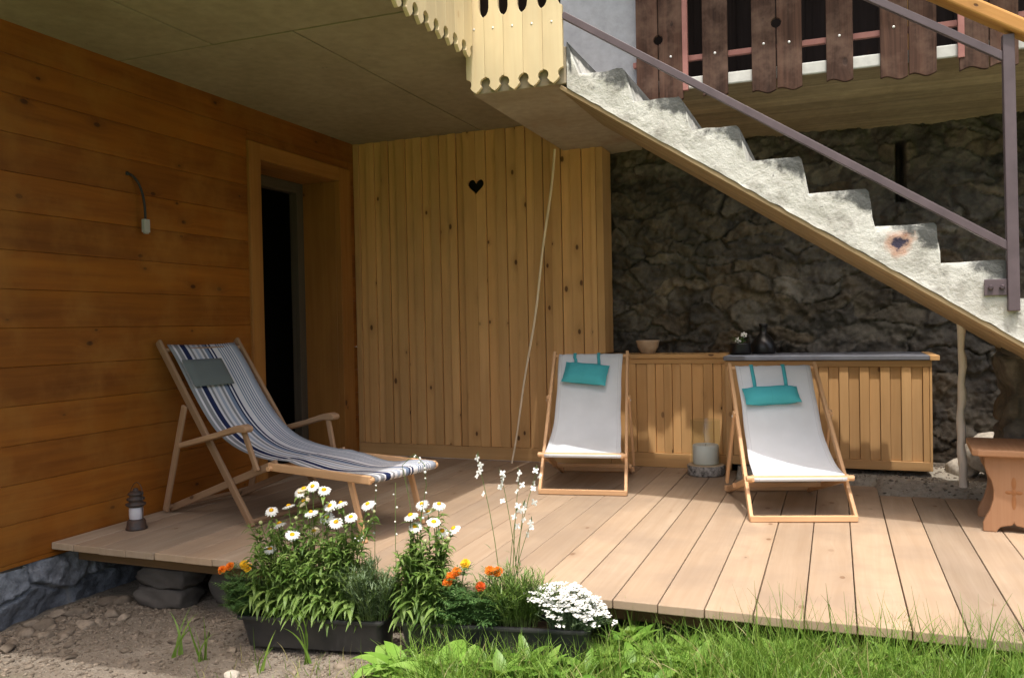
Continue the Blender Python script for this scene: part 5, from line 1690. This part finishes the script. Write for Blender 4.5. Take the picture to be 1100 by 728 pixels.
for i in range(620):         # tall thin stalks leaning over the deck edge
    x_ = rg.choice([rg.gauss(0.18, 0.22), rg.gauss(0.5, 0.2), rg.gauss(-0.3, 0.3), rg.uniform(-0.85, 1.2)]); y_ = rg.uniform(2.95, 3.34)
    if x_ < -0.85: continue
    blade(m_, (x_, y_, at(GQ, x_, y_)-0.005), (rg.uniform(-0.35, 0.35), rg.uniform(-0.2, 0.3), 1), rg.uniform(0.17, 0.36)*(1 if x_ > -0.3 else 0.72), rg.uniform(0.0022, 0.0062), rg.uniform(0.1, 1.0), nseg=6)
for i in range(420):         # sparse wisps on the bare earth
    x_ = rg.uniform(-2.6, -1.5); y_ = rg.uniform(2.6, 3.08)
    if rg.random() > (x_+2.75)*0.9: continue
    blade(m_ if i % 3 else dm, (x_, y_, at(GQ, x_, y_)-0.004), (rg.uniform(-0.6, 0.6), rg.uniform(-0.6, 0.6), 1), rg.uniform(0.03, 0.11), rg.uniform(0.002, 0.0045), rg.uniform(0.2, 1.4), nseg=4)
tag(m_.build('grass', MAT['grass'], smooth=True), 'long green grass along the front of the deck', 'grass', kind='stuff')
tag(dm.build('dry_grass', MAT['drygrass'], smooth=True), 'straw coloured dry blades among the green grass', 'grass', kind='stuff')

# clover and other small ground cover between the blades
m_ = MB()
for i in range(2600):
    x_ = rg.uniform(-1.75, 1.5); y_ = rg.uniform(2.45, 3.42)
    if not allowed(x_, y_) or at(CV, x_, y_) < 0.46: continue
    zz = at(GQ, x_, y_) + rg.uniform(0.02, 0.09); a = rg.uniform(0, 6.28); rn = rg.random()
    for k in range(3):
        b_ = a + k*2.094
        leaf(m_, (x_, y_, zz), (math.cos(b_), math.sin(b_), rg.uniform(0.0, 0.6)), rg.uniform(0.013, 0.022), rg.uniform(0.012, 0.019), 0.3, 0.15, rn, 3, 0.8)
tag(m_.build('ground_cover', MAT['weed'], smooth=True), 'clover and small leafy plants growing through the grass', 'ground cover', kind='stuff')


def weed(name, label, cat, x, y, n, L_, wd, mat, up=(0.4, 1.4), bend=(0.6, 1.4), group=None, zoff=0.0):
    z = gzf(x, y); o = thing(name, label, cat, (x, y, z), 0, group); m_ = MB()
    for k in range(n):
        a = 2*math.pi*k/n + random.uniform(-0.3, 0.3)
        leaf(m_, (0, 0, zoff), (math.cos(a), math.sin(a), random.uniform(*up)), random.uniform(*L_), random.uniform(*wd), random.uniform(*bend), 0.22, nseg=8, shape=0.75)
    m_.build('leaves', mat, o, smooth=True)
    return o


weed('dock_plant', 'bright green dock with broad wavy leaves in front of the gap between the troughs', 'weed', -1.62, 2.93, 9, (0.16, 0.24), (0.07, 0.11), MAT['lettuce'], (0.5, 1.6), (0.8, 1.5))
weed('dock_plant', 'bright lettuce-like dock rosette left of the broad smooth dock leaf', 'weed', -1.74, 2.98, 8, (0.12, 0.19), (0.06, 0.09), MAT['lettuce'], (0.5, 1.5), (0.8, 1.5))
weed('dock_plant', 'broad smooth single dock leaf rising in front of the right trough', 'weed', -1.42, 2.88, 4, (0.20, 0.28), (0.09, 0.125), MAT['lettuce'], (0.7, 1.5), (0.7, 1.2))
for (x_, y_) in [(-0.82, 3.27), (-0.70, 3.22), (-0.45, 3.25), (-0.30, 3.18), (-0.05, 3.22), (0.28, 3.2), (0.55, 3.3), (-1.05, 2.98), (-0.6, 2.95), (-0.15, 3.0), (0.35, 3.05), (0.75, 3.3), (-1.2, 3.0), (0.1, 3.08), (-0.9, 3.05), (-0.78, 3.3), (-0.86, 3.18), (-0.74, 3.12), (-0.55, 3.31), (-1.15, 3.06), (-1.32, 3.03), (-1.45, 3.0), (-0.35, 3.3), (-0.22, 3.28), (0.42, 3.3), (-0.5, 3.1), (0.2, 3.31), (0.62, 3.2)]:
    weed('broad_leaved_weed', 'small broad-leaved weed in the grass along the deck edge', 'weed', x_, y_, random.randint(6, 10), (0.08, 0.16), (0.032, 0.062), MAT['weed'], (0.5, 1.8), (0.6, 1.5), 'broad-leaved weeds along the deck', 0.03)
rw = random.Random(44); placed = []
while len(placed) < 46:
    x_, y_ = rw.uniform(-1.5, 1.25), rw.uniform(2.75, 3.4)
    if not allowed(x_, y_) or any((x_-a)**2+(y_-b_)**2 < 0.012 for a, b_ in placed): continue
    placed.append((x_, y_))
    kind = rw.random()
    if kind < 0.45:
        weed('narrow_leaved_weed', 'narrow-leaved plantain rosette in the grass along the deck edge', 'weed', x_, y_, rw.randint(7, 12), (0.09, 0.18), (0.012, 0.022), MAT['weed'], (0.9, 2.6), (0.5, 1.3), 'plantain rosettes along the deck', 0.01)
    else:
        weed('broad_leaved_weed', 'small broad-leaved weed in the grass along the deck edge', 'weed', x_, y_, rw.randint(5, 9), (0.06, 0.12), (0.03, 0.058), MAT['lettuce' if kind > 0.8 else 'weed'], (0.5, 1.9), (0.6, 1.5), 'broad-leaved weeds along the deck', rw.uniform(0.02, 0.07))
for (x_, y_, n, hh, lab) in [(-2.84, 3.0, 5, 0.26, 'two tall coarse grass shoots on the bare earth, leftmost of the lone tufts'),
                             (-2.68, 2.98, 5, 0.22, 'short stiff grass shoots just right of the leftmost lone tuft'),
                             (-2.34, 2.95, 4, 0.22, 'single broad grass blade in front of the left trough'),
                             (-2.17, 3.06, 7, 0.33, 'wispy seeding grass tuft against the middle of the left trough')]:
    o = thing('grass_tuft', lab, 'grass tuft', (x_, y_, gzf(x_, y_))); m_ = MB()
    for k in range(n):
        blade(m_, (random.uniform(-0.02, 0.02), random.uniform(-0.02, 0.02), -0.004), (random.uniform(-0.35, 0.35), random.uniform(-0.25, 0.25), 1), hh*random.uniform(0.6, 1.05), random.uniform(0.008, 0.015), random.uniform(0.3, 1.3), nseg=8)
    m_.build('blades', MAT['grass'], o, smooth=True)
